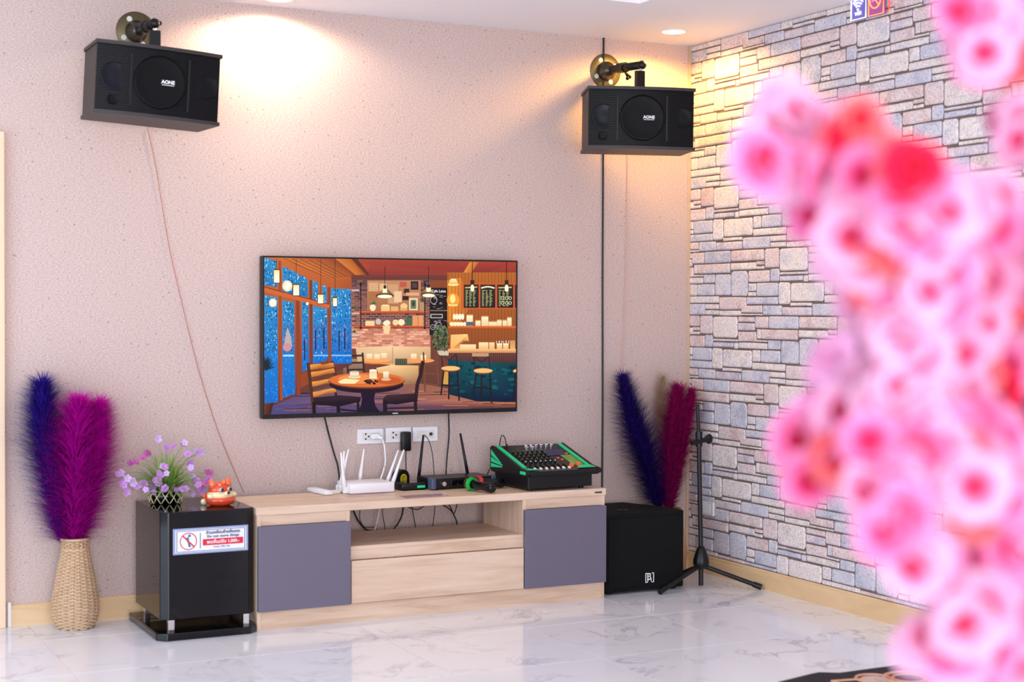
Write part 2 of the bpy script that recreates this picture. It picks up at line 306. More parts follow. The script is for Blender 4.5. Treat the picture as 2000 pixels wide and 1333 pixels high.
# skirting
def skirt(name, a, b_, nrm):
    a = Vector(a); b_ = Vector(b_); n = Vector(nrm)
    pr = [(.001, .0), (.014, .0), (.014, .068), (.011, .072), (.011, .082), (.006, .088), (.001, .088)]
    struct(MB().prism([a+n*d+Vector((0, 0, z)) for d, z in pr], b_-a).build(name, 'skirting'))
skirt('baseboard_back', (-3.262, 0, 0), (-.014, 0, 0), (0, -1, 0)); skirt('baseboard_right', (0, YF, 0), (0, 0, 0), (-1, 0, 0))
struct(MB().box((-.018, -.006, .088), (-.001, -.0005, HC)).build('trim_1', 'corner_bead'))
struct(MB().box((-3.275, -.016, 0), (-3.262, -.0005, .10)).build('trim_2', 'frame_white'))
d1 = empty('door_1', (-3.78, -.02, 0)); struct(d1)
for a, c in (((-3.36, -.035, 0), (-3.284, -.0005, 1.995)), ((-4.28, -.035, 0), (-4.20, -.0005, 1.995)), ((-4.2, -.035, 1.92), (-3.36, -.0005, 1.995))): MB().box(a, c, .004).build('casing', 'casing', d1)
MB().box((-4.2, -.02, 0), (-3.36, -.002, 1.92), .003).build('door_leaf', 'plain_paint', d1)
hd = MB().tube([(-3.43, -.02, 1.0), (-3.43, -.07, 1.0), (-3.55, -.07, 1.0)], .009, 8).build('handle', 'chrome', d1, 'all')

# stone-look wall covering: one 53 x 62 cm repeat, half drop; every stone is a piece of its own
ST = "209,412,1158,1259,n;417,549,1235,1259,p;417,549,1195,1230,m;417,561,1143,1189,p;566,647,1143,1152,n;419,646,1110,1138,n;122,218,1422,1464,g;223,352,1362,1463,g;209,377,1736,1759,g;383,414,1731,1759,n;293,527,1643,1725,n;201,287,1630,1730,n;532,593,1674,1729,n;599,748,1674,1729,g;532,784,1638,1669,n;292,444,1622,1637,n;449,663,1580,1632,g;668,784,1607,1632,n;668,783,1580,1602,n;232,444,1580,1617,m;356,618,1523,1574,p;624,733,1487,1575,p;351,557,1482,1514,n;562,619,1501,1518,p;562,619,1481,1496,n;357,492,1357,1476,g;497,663,1422,1475,p;668,734,1423,1481,g;498,557,1380,1416,n;498,556,1356,1375,n;562,726,1356,1417,g;485,726,1318,1351,g;260,480,1293,1352,p;258,436,1264,1288,n;441,606,1279,1312,p;442,606,1266,1274,n;611,757,1268,1313,g;554,656,1208,1261,p;131,351,1519,1575,g;566,596,1158,1203,n;71,345,1469,1514,p;209,412,1140,1152,m"
SM = {'g': 'stone_grey', 'p': 'stone_pink', 'n': 'stone_beige', 'm': 'stone_mauve'}
def stone_mesh(w_, h_, seed, clip=False):    # local: u along wall (towards the camera, -y), z up, front towards -x
    rn = random.Random(seed); out = []
    e = -.0002; cr = min(w_, h_)*.11
    def edge(p, q, n):
        for k in range(n): t = k/n; out.append([p[0]+(q[0]-p[0])*t, p[1]+(q[1]-p[1])*t])
    c = [(-w_/2+e, -h_/2+e), (w_/2-e, -h_/2+e), (w_/2-e, h_/2-e), (-w_/2+e, h_/2-e)]
    nx = max(2, min(5, int(w_/.05))); ny = max(1, min(3, int(h_/.04)))
    for i in range(4):
        a, b_ = c[i], c[(i+1) % 4]; dx, dz = b_[0]-a[0], b_[1]-a[1]; l = math.hypot(dx, dz); k = cr/l*rn.uniform(.5, 1.4)
        out.append([a[0]+dx*k, a[1]+dz*k]); n = nx if i % 2 == 0 else ny
        for q in range(1, n):
            t = q/n; out.append([a[0]+dx*t, a[1]+dz*t])
        out.append([b_[0]-dx*k, b_[1]-dz*k])
    if not clip:
        for p in out: p[0] *= 1-rn.uniform(0, .002)/w_*1.2; p[1] *= 1-rn.uniform(0, .0026)/h_*1.2
    dp = rn.uniform(.005, .009); n = len(out); ins = min(.006, min(w_, h_)*.18); vs = []; fs = []
    for d, s_ in ((0, 0), (dp*.55, 0), (dp, ins)):
        for p in out:
            fx = 1-2*s_/w_; fz = 1-2*s_/h_; vs.append((-d-(rn.uniform(0, .0012) if s_ else 0), -p[0]*fx, p[1]*fz))
    vs.append((-dp-.0012, 0, 0))
    for r_ in (0, 1):
        for i in range(n): fs.append((r_*n+i, r_*n+(i+1) % n, (r_+1)*n+(i+1) % n, (r_+1)*n+i))
    for i in range(n): fs.append((2*n+i, 2*n+(i+1) % n, 3*n))
    return vs, fs
LW, LT = .53, .624; cache = {}; todo = []
for k, row in enumerate(ST.split(';')):
    a0, a1, z0, z1, t = row.split(','); a0, a1, z0, z1 = (int(v)/1000 for v in (a0, a1, z0, z1))
    for i in range(-2, 19):
        for j in range(-6, 14):
            A0, A1, Z0, Z1 = a0+i*LW, a1+i*LW, z0-i*LT/2+j*LT, z1-i*LT/2+j*LT
            B0, B1, Y0, Y1 = max(A0, .003), min(A1, 9.15), max(Z0, .09), min(Z1, HC-.002)
            if B1-B0 < .012 or Y1-Y0 < .008: continue
            cl = abs(B0-A0)+abs(B1-A1)+abs(Y0-Z0)+abs(Y1-Z1) > 1e-6
            if (B0+B1)/2 > 5: todo.append((0, k, t, B0, B1, Y0, Y1, cl)); continue
            px, py = PJ((0, -(B0+B1)/2, (Y0+Y1)/2)); px0 = PJ((0, -B0, (Y0+Y1)/2))[0]; px1 = PJ((0, -B1, (Y0+Y1)/2))[0]; pyt = PJ((0, -(B0+B1)/2, Y1))[1]; pyb = PJ((0, -(B0+B1)/2, Y0))[1]
            vis = -10 < px < 2010 and -30 < py < 1350
            hid = px > 1780 and 330 < py < 1250           # mostly behind the blossoms
            todo.append(((px1-px0)*(pyb-pyt)*(1 if vis else 0)*(.25 if hid else 1), k, t, B0, B1, Y0, Y1, cl))
todo.sort(key=lambda q: -q[0]); rest = MB(); rest_m = []
for n_, (sc_, k, t, B0, B1, Y0, Y1, cl) in enumerate(todo):
    loc = Vector((.004, -(B0+B1)/2, (Y0+Y1)/2))
    if n_ < 300:
        key = (k,) if not cl else (k, n_)
        if key not in cache:
            vs, fs = stone_mesh(B1-B0, Y1-Y0, k, cl); o = MB().add(vs, fs).build('stone', SM[t], wr); cache[key] = o.data
        else:
            o = bpy.data.objects.new('stone', cache[key]); C.objects.link(o); o.parent = wr
        o.location = loc
    else:
        vs, fs = stone_mesh(B1-B0, Y1-Y0, k, cl); nf = len(rest.bm.faces); rest.add([Vector(v)+loc for v in vs], fs); rest_m.append((nf, 'gpnm'.index(t)))
o = rest.build('stone_remainder', [SM[c] for c in 'gpnm'], wr); tag(o, kind='stuff')
mi = []; rest_m.append((len(o.data.polygons), 0))
for (a, v), (b_, _) in zip(rest_m, rest_m[1:]): mi += [v]*(b_-a)
o.data.polygons.foreach_set('material_index', mi)

# ------------------------------------------------------------------ downlights
def downlight(x, y, e, col, label):
    r = empty('downlight', (x, y, HC), 0, label, 'light', 'recessed ceiling downlights')
    MB().lathe([(.052, -.001), (.066, -.001), (.066, -.004), (.060, -.007), (.052, -.004)], 32, Matrix.Translation((x, y, HC)), cap=False).build('rim', 'lamp_rim', r, 'all')
    MB().lathe([(.0005, -.0035), (.053, -.0035), (.053, -.001)], 32, Matrix.Translation((x, y, HC)), cap=False).build('lens', 'lamp_lens', r)
    l = bpy.data.lights.new('downlight_beam', 'SPOT'); l.energy = e; l.color = col; l.spot_size = math.radians(168); l.spot_blend = .35; l.shadow_soft_size = .045
    q = bpy.data.objects.new('downlight_beam', l); C.objects.link(q); q.location = (x, y, HC-.012)
downlight(-.303, -.311, 50, (1, .56, .13), 'round warm downlight in the ceiling corner above the stone wall')
downlight(-2.19, -.18, 42, (1, .78, .56), 'round downlight in the ceiling above the television wall, between the two hung speakers')

# ------------------------------------------------------------------ television
ty = -.075
tv = empty('television', (-1.615, -.03, .8147), 0, 'large flat television on the wall showing a cosy cafe picture', 'television')
x0, x1, z0, z1 = -2.229, -1.0021, .8147, 1.517
MB().box((x0, ty+.012, z0), (x1, -.03, z1), .004).build('back_shell', 'black_satin', tv)
MB().box((-1.85, -.032, .95), (-1.38, -.001, 1.38)).build('wall_mount', 'black_satin', tv)
fr = MB(); bz = .007
fr.box((x0, ty-.002, z0), (x0+bz, ty+.012, z1), .001); fr.box((x1-bz, ty-.002, z0), (x1, ty+.012, z1), .001); fr.box((x0+bz, ty-.002, z1-bz), (x1-bz, ty+.012, z1), .001); fr.box((x0+bz, ty-.002, z0), (x1-bz, ty+.012, z0+.019), .001)
fr.build('bezel', 'black_satin', tv)
MB().box((x0+bz, ty+.002, z0+.019), (x1-bz, ty+.012, z1-bz)).build('panel', 'black_gloss', tv)
MB().box((-1.628, ty-.0035, z0+.006), (-1.602, ty-.002, z0+.011), .0005).build('maker_mark', 'rug_silver', tv)
# picture on the screen: flat coloured shapes, layer over layer
PV, PF, PC = [], [], []; layer = [0]; HOLD = [0]
def hold(v): layer[0] += 1; HOLD[0] = v
def sp_(X, Y): p = U(500+X/3.702, 480+Y/3.702, 1, ty); return Vector((min(max(p.x, x0+bz), x1-bz), ty+.0015-layer[0]*.000006, min(max(p.z, z0+.019), z1-bz)))
def poly(pts, *cols):
    layer[0] += 0 if HOLD[0] else 1; n = len(PV)
    for i, p in enumerate(pts): PV.append(sp_(*p)); PC.append(rgb(*cols[i % len(cols)]))
    PF.append(tuple(range(n, n+len(pts))))
def rect(a, b_, c, d, *cols): poly([(a, b_), (c, b_), (c, d), (a, d)], *((cols[0], cols[0], cols[1], cols[1]) if len(cols) == 2 else cols))
def ell(x, y, rx, ry, col, n=20): poly([(x+rx*math.cos(2*math.pi*i/n), y+ry*math.sin(2*math.pi*i/n)) for i in range(n)], col)
def line(a, b_, c, d, w_, col):
    l = math.hypot(c-a, d-b_) or 1; nx, ny = -(d-b_)/l*w_/2, (c-a)/l*w_/2; poly([(a+nx, b_+ny), (c+nx, d+ny), (c-nx, d-ny), (a-nx, b_-ny)], col)
def path(pts, w_, col):
    for p, q in zip(pts, pts[1:]): line(*p, *q, w_, col)
R_ = random.Random(3)
def inside(p, q):
    c = False; j = len(q)-1
    for i in range(len(q)):
        if (q[i][1] > p[1]) != (q[j][1] > p[1]) and p[0] < (q[j][0]-q[i][0])*(p[1]-q[i][1])/(q[j][1]-q[i][1])+q[i][0]: c = not c
        j = i
    return c
rect(45, 80, 1890, 1230, (150, 84, 52), (96, 66, 64))
poly([(45, 1235), (60, 1150), (420, 1050), (700, 985), (1200, 1000), (1890, 1120), (1890, 1235)], (84, 78, 128), (90, 82, 132), (100, 78, 104), (120, 90, 96), (150, 104, 90), (190, 120, 78), (120, 72, 60))
hold(1)
for i in range(60):
    y = R_.uniform(1040, 1215); x = R_.uniform(130, 1800); l = R_.uniform(80, 260); line(x, y, x+l, y-R_.uniform(-4, 14), R_.uniform(2, 6), R_.choice([(112, 92, 130), (74, 62, 96), (150, 112, 104), (58, 44, 66)] if x < 900 else [(196, 128, 84), (128, 84, 74), (212, 150, 100), (88, 56, 60)]))
hold(0)
poly([(160, 84), (1890, 108), (1890, 205), (1480, 207), (810, 216), (690, 240), (540, 242)], (176, 84, 62), (176, 74, 60), (150, 64, 58), (168, 74, 66), (150, 66, 58), (130, 62, 42), (170, 92, 50))
hold(1)
for i in range(52): xx = 830+i*21; line(xx, 112, 820+i*13+(i*i)*.06, 206, 2.5, (126, 50, 52))
hold(0)
poly([(160, 84), (560, 92), (800, 236), (690, 246), (545, 246), (330, 150)], (206, 122, 62), (150, 78, 50), (110, 58, 40), (180, 100, 56), (196, 112, 60), (214, 130, 66))
for k in range(5): line(200+k*60, 92+k*3, 540+k*30, 242-k*4, 4, (120, 62, 40))
poly([(575, 94), (690, 96), (812, 222), (806, 240), (770, 252)], (214, 132, 62), (180, 100, 50), (150, 82, 44), (160, 88, 48), (206, 126, 60)); poly([(690, 96), (735, 98), (818, 205), (812, 226)], (110, 56, 40))
poly([(1548, 118), (1612, 119), (1540, 224), (1484, 222)], (222, 150, 78), (190, 112, 58), (196, 116, 60), (226, 150, 76))
rect(690, 212, 1480, 250, (128, 70, 60), (110, 66, 60))
# brick wall
rect(690, 245, 1262, 745, (118, 84, 82), (214, 150, 124))
hold(1)
for r_ in range(31):
    y = 250+r_*16; up = y < 590
    for k in range(15):
        xx = 694+k*40+(20 if r_ % 2 else 0)
        if xx < 1235: rect(xx, y+2, min(xx+36, 1260), y+14, *([R_.choice([(132, 92, 92), (104, 76, 84), (150, 100, 84), (88, 66, 76)])] if up else [R_.choice([(226, 166, 140), (206, 140, 112), (238, 184, 158), (190, 122, 104)])]))
hold(0)
rect(805, 252, 1192, 478, (196, 142, 104), (170, 116, 84))
for a in ((815, 268, 885, 330, (212, 170, 130)), (812, 335, 880, 400, (176, 120, 82)), (895, 275, 945, 330, (222, 186, 150)), (955, 280, 1030, 420, (206, 160, 124)), (1000, 330, 1055, 410, (232, 196, 160)), (1040, 262, 1090, 300, (190, 100, 80)), (1070, 312, 1110, 345, (70, 50, 52)), (1120, 258, 1175, 320, (54, 44, 50)), (1130, 270, 1165, 305, (96, 72, 70)), (1060, 365, 1105, 395, (60, 46, 44)), (1085, 340, 1180, 362, (220, 172, 134))): rect(*a)
rect(1108, 380, 1170, 468, (232, 214, 176)); rect(1118, 392, 1160, 458, (120, 132, 104)); ell(1139, 420, 12, 22, (70, 82, 64))
# shelves and what stands on them
for y in (476, 580): rect(708, y, 1242, y+16, (222, 110, 60), (150, 66, 40))
for xx in (758, 1222): line(xx, 262, xx, 602, 7, (46, 32, 40)); ell(xx, 284, 10, 10, (46, 32, 40)); ell(xx, 596, 10, 8, (46, 32, 40))
for xx, y, rx, ry, c in ((845, 448, 22, 26, (240, 222, 190)), (1070, 440, 26, 24, (238, 196, 140)), (1068, 462, 30, 10, (220, 170, 116)), (950, 558, 22, 18, (240, 220, 180)), (1010, 556, 22, 22, (236, 208, 160)), (1052, 555, 24, 24, (244, 226, 190)), (885, 550, 20, 22, (206, 190, 180))): ell(xx, y, rx, ry, c)
for a in ((905, 432, 968, 474, (238, 196, 140)), (975, 440, 1030, 474, (224, 176, 120)), (792, 544, 858, 580, (238, 206, 160)), (1085, 520, 1130, 580, (84, 110, 84)), (1132, 506, 1210, 580, (226, 158, 108)), (1170, 512, 1174, 578, (176, 110, 70)), (915, 428, 960, 436, (255, 232, 190)), (1185, 410, 1215, 474, (180, 150, 110))): rect(*a)
poly([(915, 580), (975, 580), (962, 640), (930, 640)], (246, 206, 160)); ell(945, 562, 26, 18, (250, 230, 196))
for xx, y, s_ in ((845, 420, 40), (705, 450, 34), (705, 625, 34), (1200, 390, 28)):
    for k in range(26): a = R_.uniform(0, 6.3); l = R_.uniform(.5, 1)*s_; poly([(xx-4, y), (xx+l*math.cos(a), y-abs(l*math.sin(a))+8), (xx+5, y+6)], R_.choice([(50, 92, 66), (86, 130, 78), (34, 66, 56)]))
for y in (318, 485, 645): rect(662, y, 748, y+16, (226, 206, 200), (150, 120, 120))
# chalk boards
rect(1255, 306, 1384, 648, (40, 32, 38)); rect(1258, 466, 1384, 474, (150, 110, 80)); rect(1262, 495, 1350, 525, (206, 200, 190)); rect(1268, 500, 1345, 520, (60, 52, 56))
hold(1)
for k in range(46): xx = R_.uniform(1262, 1360); y = R_.choice([R_.uniform(345, 465), R_.uniform(535, 635)]); line(xx, y, xx+R_.uniform(8, 26), y+R_.uniform(-3, 3), 3, (176, 170, 166))
hold(0)
for q in ((1285, 395, 24), (1320, 578, 22), (1278, 590, 16)): path([(q[0]+q[2]*math.cos(t*.5), q[1]+q[2]*math.sin(t*.5)*1.1) for t in range(14)], 3.5, (196, 190, 186))
# wooden bar wall
rect(1384, 195, 1890, 770, (186, 112, 52), (150, 84, 48)); poly([(1384, 250), (1480, 230), (1560, 420), (1480, 560), (1384, 560)], (232, 150, 60), (214, 136, 58), (196, 118, 52), (206, 124, 54), (224, 142, 58))
for k in range(21): line(1392+k*24, 200, 1392+k*24, 765, 3, (132, 74, 38))
ell(1425, 395, 46, 50, (240, 160, 66)); ell(1422, 385, 20, 32, (255, 226, 150)); rect(1390, 425, 1460, 436, (255, 216, 150))
rect(1494, 270, 1890, 458, (206, 96, 58))
for a, c in ((1503, 1610), (1622, 1730), (1744, 1860), (1872, 1890)):
    hold(0); rect(a, 282, c, 450, (62, 54, 44), (46, 42, 40))
    hold(1)
    for r_ in range(11):
        for k in range(int((c-a-18)/26)): line(a+12+k*27, 325+r_*11, a+12+k*27+R_.uniform(10, 22), 325+r_*11, 5, (186, 190, 140))
hold(0)
for xx in (1782, 1812, 1838):
    for y in (380, 415): ell(xx, y, 12, 13, (196, 196, 160)); ell(xx, y, 7, 8, (70, 62, 50))
path([(1628+i*12, 308-10*math.sin(i/8*3.14)) for i in range(9)], 11, (226, 222, 200)); line(1512, 305, 1600, 300, 9, (206, 190, 130)); line(1752, 305, 1850, 302, 9, (206, 190, 130))
rect(1390, 584, 1890, 604, (230, 124, 60), (160, 76, 40))
for k in range(5): ell(1415+k*24, 568, 16, 15, (250, 232, 196)); 
for k in range(4): ell(1434+k*20, 515, 11, 22, (250, 236, 206))
for xx, w_, h_ in ((1545, 46, 84), (1605, 38, 44), (1655, 50, 74), (1712, 60, 36), (1760, 34, 48), (1798, 30, 46), (1832, 32, 66)):
    rect(xx-w_/2, 582-h_, xx+w_/2, 582, (252, 238, 206), (236, 200, 150)); rect(xx-w_/2, 582-h_, xx+w_/2, 582-h_+8, (206, 158, 104))
rect(1518, 552, 1572, 580, (96, 110, 130))
# counter, machine, jars
poly([(1408, 645), (1530, 640), (1542, 700), (1480, 705), (1480, 750), (1405, 750)], (248, 190, 120), (250, 206, 140), (226, 150, 84), (196, 120, 66), (236, 170, 100), (240, 178, 106)); rect(1475, 715, 1590, 752, (250, 226, 180), (236, 196, 140)); rect(1495, 690, 1540, 702, (150, 90, 56))
for xx, w_, h_, c in ((1645, 70, 52, (250, 224, 176)), (1705, 40, 52, (246, 216, 170)), (1760, 40, 44, (250, 220, 170)), (1806, 40, 44, (250, 220, 170)), (1855, 36, 66, (206, 150, 100))): rect(xx-w_/2, 752-h_, xx+w_/2, 752, c, (226, 180, 120))
for xx in (1750, 1768, 1800, 1818): path([(xx-12, 690), (xx-8, 715), (xx+6, 715), (xx+10, 688)], 4, (244, 240, 232))
rect(1388, 748, 1890, 776, (244, 196, 140), (196, 134, 92)); rect(1396, 776, 1890, 850, (120, 76, 66), (92, 58, 60))
for k in range(34): line(1400+k*15, 778, 1400+k*15, 846, 3, (80, 48, 50))
poly([(1388, 822), (1600, 842), (1890, 850), (1890, 1132), (1600, 1128), (1400, 1078)], (16, 74, 86), (22, 92, 98), (14, 70, 80), (14, 28, 66), (16, 40, 66), (12, 48, 66))
hold(1)
for k in range(60): xx = R_.uniform(1400, 1860); y = R_.uniform(850, 1080); ell(xx, y, R_.uniform(8, 30), R_.uniform(4, 14), R_.choice([(18, 84, 96), (10, 54, 72), (26, 100, 106)]), 8)
hold(0)
# sofa and back tables
rect(630, 820, 770, 940, (170, 140, 116), (120, 92, 84)); poly([(720, 735), (985, 728), (1262, 735), (1262, 845), (985, 862), (735, 850)], (226, 190, 150), (240, 206, 164), (220, 182, 140), (190, 150, 112), (226, 186, 140), (206, 170, 134)); line(988, 735, 988, 860, 4, (170, 128, 96))
poly([(868, 885), (980, 862), (1175, 868), (1175, 1000), (1060, 1006), (900, 960)], (240, 200, 146), (246, 206, 150), (220, 176, 124), (150, 110, 84), (170, 126, 92), (196, 150, 106))
rect(1005, 818, 1092, 866, (78, 84, 70), (58, 62, 54)); [line(1012+k*14, 818, 1012+k*14, 866, 4, (130, 128, 100)) for k in range(6)]
ell(870, 838, 112, 20, (222, 138, 78)); ell(870, 832, 104, 15, (244, 170, 104)); ell(1190, 832, 100, 16, (236, 160, 98))
for xx, y in ((820, 805), (875, 808), (925, 800), (1140, 805), (1210, 815)): rect(xx-20, y-22, xx+20, y+14, (252, 234, 200), (236, 196, 150))
for p in ([(655, 780), (665, 940)], [(770, 775), (782, 920)], [(655, 800), (770, 795)], [(660, 850), (775, 846)], [(662, 900), (780, 896)]): line(*p[0], *p[1], 14, (72, 50, 48))
for p in ([(1210, 770), (1222, 1060)], [(1300, 780), (1320, 1000)], [(1190, 920), (1330, 930)], [(1210, 860), (1320, 850)], [(1190, 925), (1160, 1060)], [(1215, 1000), (1320, 1010)]): line(*p[0], *p[1], 12, (128, 80, 58))
rect(1352, 905, 1390, 1005, (206, 160, 84))
for k in range(170): a = R_.uniform(0, 6.3); q = R_.uniform(0, 1)**.5; xx = 1335+62*q*math.cos(a); y = 670+95*q*math.sin(a); poly([(xx, y-12), (xx+R_.uniform(5, 12), y+2), (xx-3, y+12), (xx-R_.uniform(4, 10), y)], R_.choice([(66, 86, 66), (40, 58, 50), (96, 112, 80), (120, 130, 92)]))
poly([(1308, 760), (1385, 760), (1375, 790), (1320, 790)], (196, 186, 176))
# windows
PN = [[(50, 85), (148, 112), (155, 302), (55, 285)], [(190, 148), (372, 240), (375, 376), (192, 336)], [(408, 250), (447, 266), (450, 406), (410, 396)], [(477, 285), (510, 300), (512, 422), (478, 412)], [(55, 358), (155, 376), (160, 1132), (62, 1142)], [(190, 395), (275, 412), (283, 1070), (190, 1106)], [(330, 405), (378, 415), (382, 890), (333, 912)], [(410, 435), (512, 455), (520, 822), (412, 862)], [(540, 310), (685, 315), (692, 852), (546, 857)]]
poly([(45, 80), (165, 84), (545, 244), (690, 244), (690, 862), (420, 985), (310, 1078), (105, 1165), (45, 1165)], (190, 106, 64), (200, 116, 66), (190, 104, 56), (176, 94, 56), (104, 58, 54), (120, 66, 54), (120, 60, 44), (110, 54, 44), (120, 60, 44))
for i, q in enumerate(PN):
    poly(q, (60, 150, 204), (52, 138, 192), (22, 112, 196) if i > 3 else (40, 126, 182), (24, 116, 202) if i > 3 else (44, 134, 192))
    xa, xb = min(p[0] for p in q), max(p[0] for p in q); ya, yb = min(p[1] for p in q), max(p[1] for p in q)
    hold(1)
    for k in range(int((xb-xa)*(yb-ya)/260)):
        xx, y = R_.uniform(xa+8, xb-8), R_.uniform(ya+8, yb-8)
        if not inside((xx, y), q): continue
        if 560 < y < 770 and xx > 180: c = R_.choice([(150, 124, 176), (60, 110, 170), (30, 70, 130), (180, 150, 190), (48, 96, 160)])
        elif y > 780: c = R_.choice([(30, 140, 226), (24, 110, 196), (60, 160, 232)])
        else: c = R_.choice([(20, 84, 140), (120, 196, 236), (30, 106, 160), (16, 70, 124), (170, 220, 244), (60, 150, 190)])
        ell(xx, y, R_.uniform(2, 5), R_.uniform(3, 10), c, 6)
hold(0)
for xx, y in ((350, 770), (430, 700), (490, 690), (600, 700), (640, 690)): line(xx, y-90, xx, y+60, 9, (26, 50, 92))
rect(415, 790, 690, 800, (150, 190, 226)); rect(195, 790, 272, 802, (190, 220, 240)); poly([(200, 730), (215, 640), (225, 590), (245, 640), (262, 730)], (190, 176, 170)); ell(225, 735, 32, 30, (206, 150, 160))
for k in range(120): a = R_.uniform(.2, 2.9); l = R_.uniform(20, 80); poly([(60, 900), (56+l*math.cos(a)+14, 900-l*math.sin(a)*1.6), (70, 905)], R_.choice([(30, 40, 52), (54, 44, 46), (24, 56, 66)]))
line(170, 110, 182, 1120, 20, (166, 84, 48)); line(300, 395, 306, 1080, 26, (150, 72, 46)); line(395, 250, 398, 880, 20, (128, 70, 58)); line(526, 300, 532, 850, 22, (150, 80, 54)); line(50, 318, 530, 440, 34, (206, 112, 60)); line(50, 300, 530, 425, 6, (120, 60, 42))
poly([(320, 930), (400, 895), (410, 985), (320, 1030)], (150, 78, 46)); poly([(50, 1145), (125, 1135), (105, 1230), (50, 1230)], (126, 66, 34), (70, 40, 40), (60, 34, 40), (110, 60, 34))
for a in ((128, 178, 168, 268), (268, 285, 310, 360), (446, 355, 485, 418), (555, 380, 584, 438)): rect(a[0]-4, a[1]-8, a[2]+4, a[3]+6, (110, 60, 40)); rect(*a, (255, 226, 170), (255, 250, 232))
for a in ((225, 292, 36), (120, 414, 28), (370, 420, 10)): ell(a[0], a[1], a[2], a[2]*1.1, (255, 224, 190)); ell(a[0], a[1], a[2]*.6, a[2]*.7, (255, 244, 226))
for xx, y in ((148, 178), (289, 285), (466, 355), (570, 380)): line(xx, 95, xx, y, 3, (60, 38, 40))
# pendant lamps
for xx, y, w_ in ((930, 362, 66), (1246, 355, 56)):
    line(xx, 150, xx, y-60, 4, (50, 34, 38)); poly([(xx-16, y-50), (xx+16, y-50), (xx+w_, y), (xx-w_, y)], (206, 160, 100), (90, 60, 50), (74, 52, 44), (80, 56, 46)); ell(xx, y+2, w_, 17, (96, 64, 44)); ell(xx, y+6, w_*.82, 13, (255, 246, 214)); rect(xx-16, y-52, xx+16, y-20, (255, 240, 200)); rect(xx-9, y-74, xx+9, y-50, (60, 44, 44))
ell(1425, 282, 40, 10, (255, 236, 170)); poly([(1408, 240), (1442, 240), (1464, 280), (1386, 280)], (255, 240, 186), (255, 240, 186), (240, 176, 80), (240, 176, 80))
for xx in (1562, 1810): line(xx, 118, xx, 270, 5, (50, 36, 34)); rect(xx-14, 250, xx+14, 285, (64, 48, 44)); ell(xx, 308, 14, 26, (255, 240, 206))
# front table and chairs
for p in ([(376, 848), (418, 1215), 26], [(548, 835), (580, 960), 22]): line(*p[0], *p[1], p[2], (92, 56, 40))
for k, (ya, yb) in enumerate(((862, 852), (915, 893), (985, 962), (1060, 1035))):
    poly([(388+k*7, ya), (460, ya-8), (480, yb+10), (556+k*5, yb-6), (566+k*5, yb+26), (488, yb+42), (462, ya+26), (392+k*7, ya+36)], (236, 168, 84), (226, 154, 74), (206, 132, 62), (236, 166, 80), (190, 112, 56), (150, 84, 48), (166, 96, 50), (196, 124, 60))
poly([(412, 1100), (600, 1082), (758, 1095), (752, 1130), (600, 1165), (418, 1150)], (58, 38, 46), (66, 44, 54), (52, 34, 46), (36, 24, 40), (40, 26, 40), (34, 22, 34)); line(418, 1130, 420, 1225, 24, (34, 22, 34)); line(592, 1150, 595, 1225, 26, (34, 24, 40)); line(735, 1130, 738, 1210, 18, (34, 24, 40)); line(600, 1185, 740, 1200, 14, (40, 28, 44)); line(574, 1060, 580, 1110, 16, (60, 38, 44))
poly([(752, 1040), (866, 1040), (852, 1110), (862, 1160), (892, 1222), (732, 1222), (756, 1160), (764, 1110)], (38, 24, 50)); ell(797, 1005, 268, 62, (44, 26, 40), 36); ell(797, 978, 276, 58, (120, 62, 40), 36); ell(797, 972, 272, 53, (214, 118, 60), 36); ell(740, 965, 150, 34, (232, 146, 84), 24); ell(960, 978, 90, 26, (196, 96, 50), 20)
poly([(590, 985), (640, 962), (750, 972), (710, 1000), (610, 998)], (250, 226, 176)); ell(710, 950, 46, 12, (226, 214, 170)); rect(678, 914, 742, 950, (250, 244, 224), (206, 196, 160)); ell(710, 914, 32, 8, (214, 196, 160)); rect(818, 902, 872, 962, (240, 200, 150), (250, 230, 196)); ell(845, 902, 27, 7, (255, 246, 226)); ell(938, 968, 36, 10, (220, 190, 150)); rect(918, 912, 958, 966, (248, 236, 212), (214, 180, 140))
for k in range(16): ell(R_.uniform(785, 875), R_.uniform(970, 998), 11, 8, R_.choice([(70, 36, 36), (104, 56, 46), (46, 26, 34)]), 7)
path([(1205, 835), (1190, 930), (1165, 1000), (1152, 1120)], 26, (60, 36, 44)); poly([(915, 1105), (945, 1080), (1160, 1068), (1168, 1125), (1010, 1150), (915, 1140)], (64, 42, 50), (76, 50, 56), (60, 40, 48), (36, 24, 36), (38, 26, 40), (40, 28, 42)); line(930, 1120, 932, 1222, 30, (38, 26, 42)); line(1150, 1110, 1152, 1205, 24, (44, 30, 42)); line(945, 1178, 1150, 1172, 12, (52, 34, 46))
# stools
for xx, y in ((1405, 888), (1640, 905)):
    for p in ([(xx-48, y+5), (xx-70, y+190)], [(xx+48, y+5), (xx+62, y+235)], [(xx-10, y+8), (xx-14, y+225)], [(xx-60, y+120), (xx+56, y+128)]): line(*p[0], *p[1], 11, (42, 32, 44))
    ell(xx, y+8, 68, 18, (120, 76, 60), 24); ell(xx, y, 68, 17, (240, 190, 124), 24); path([(xx-58, y-10), (xx-66, y-100), (xx-40, y-130)], 8, (60, 42, 48)); path([(xx+50, y-10), (xx+40, y-100)], 8, (60, 42, 48)); path([(xx-60, y-100), (xx-10, y-60), (xx+42, y-104)], 6, (60, 42, 48))
rect(1328, 765, 1390, 795, (206, 190, 170)); rect(1560, 778, 1680, 802, (196, 156, 124)); ell(1890, 908, 34, 15, (240, 196, 130)); line(1875, 915, 1860, 1130, 10, (42, 32, 44))
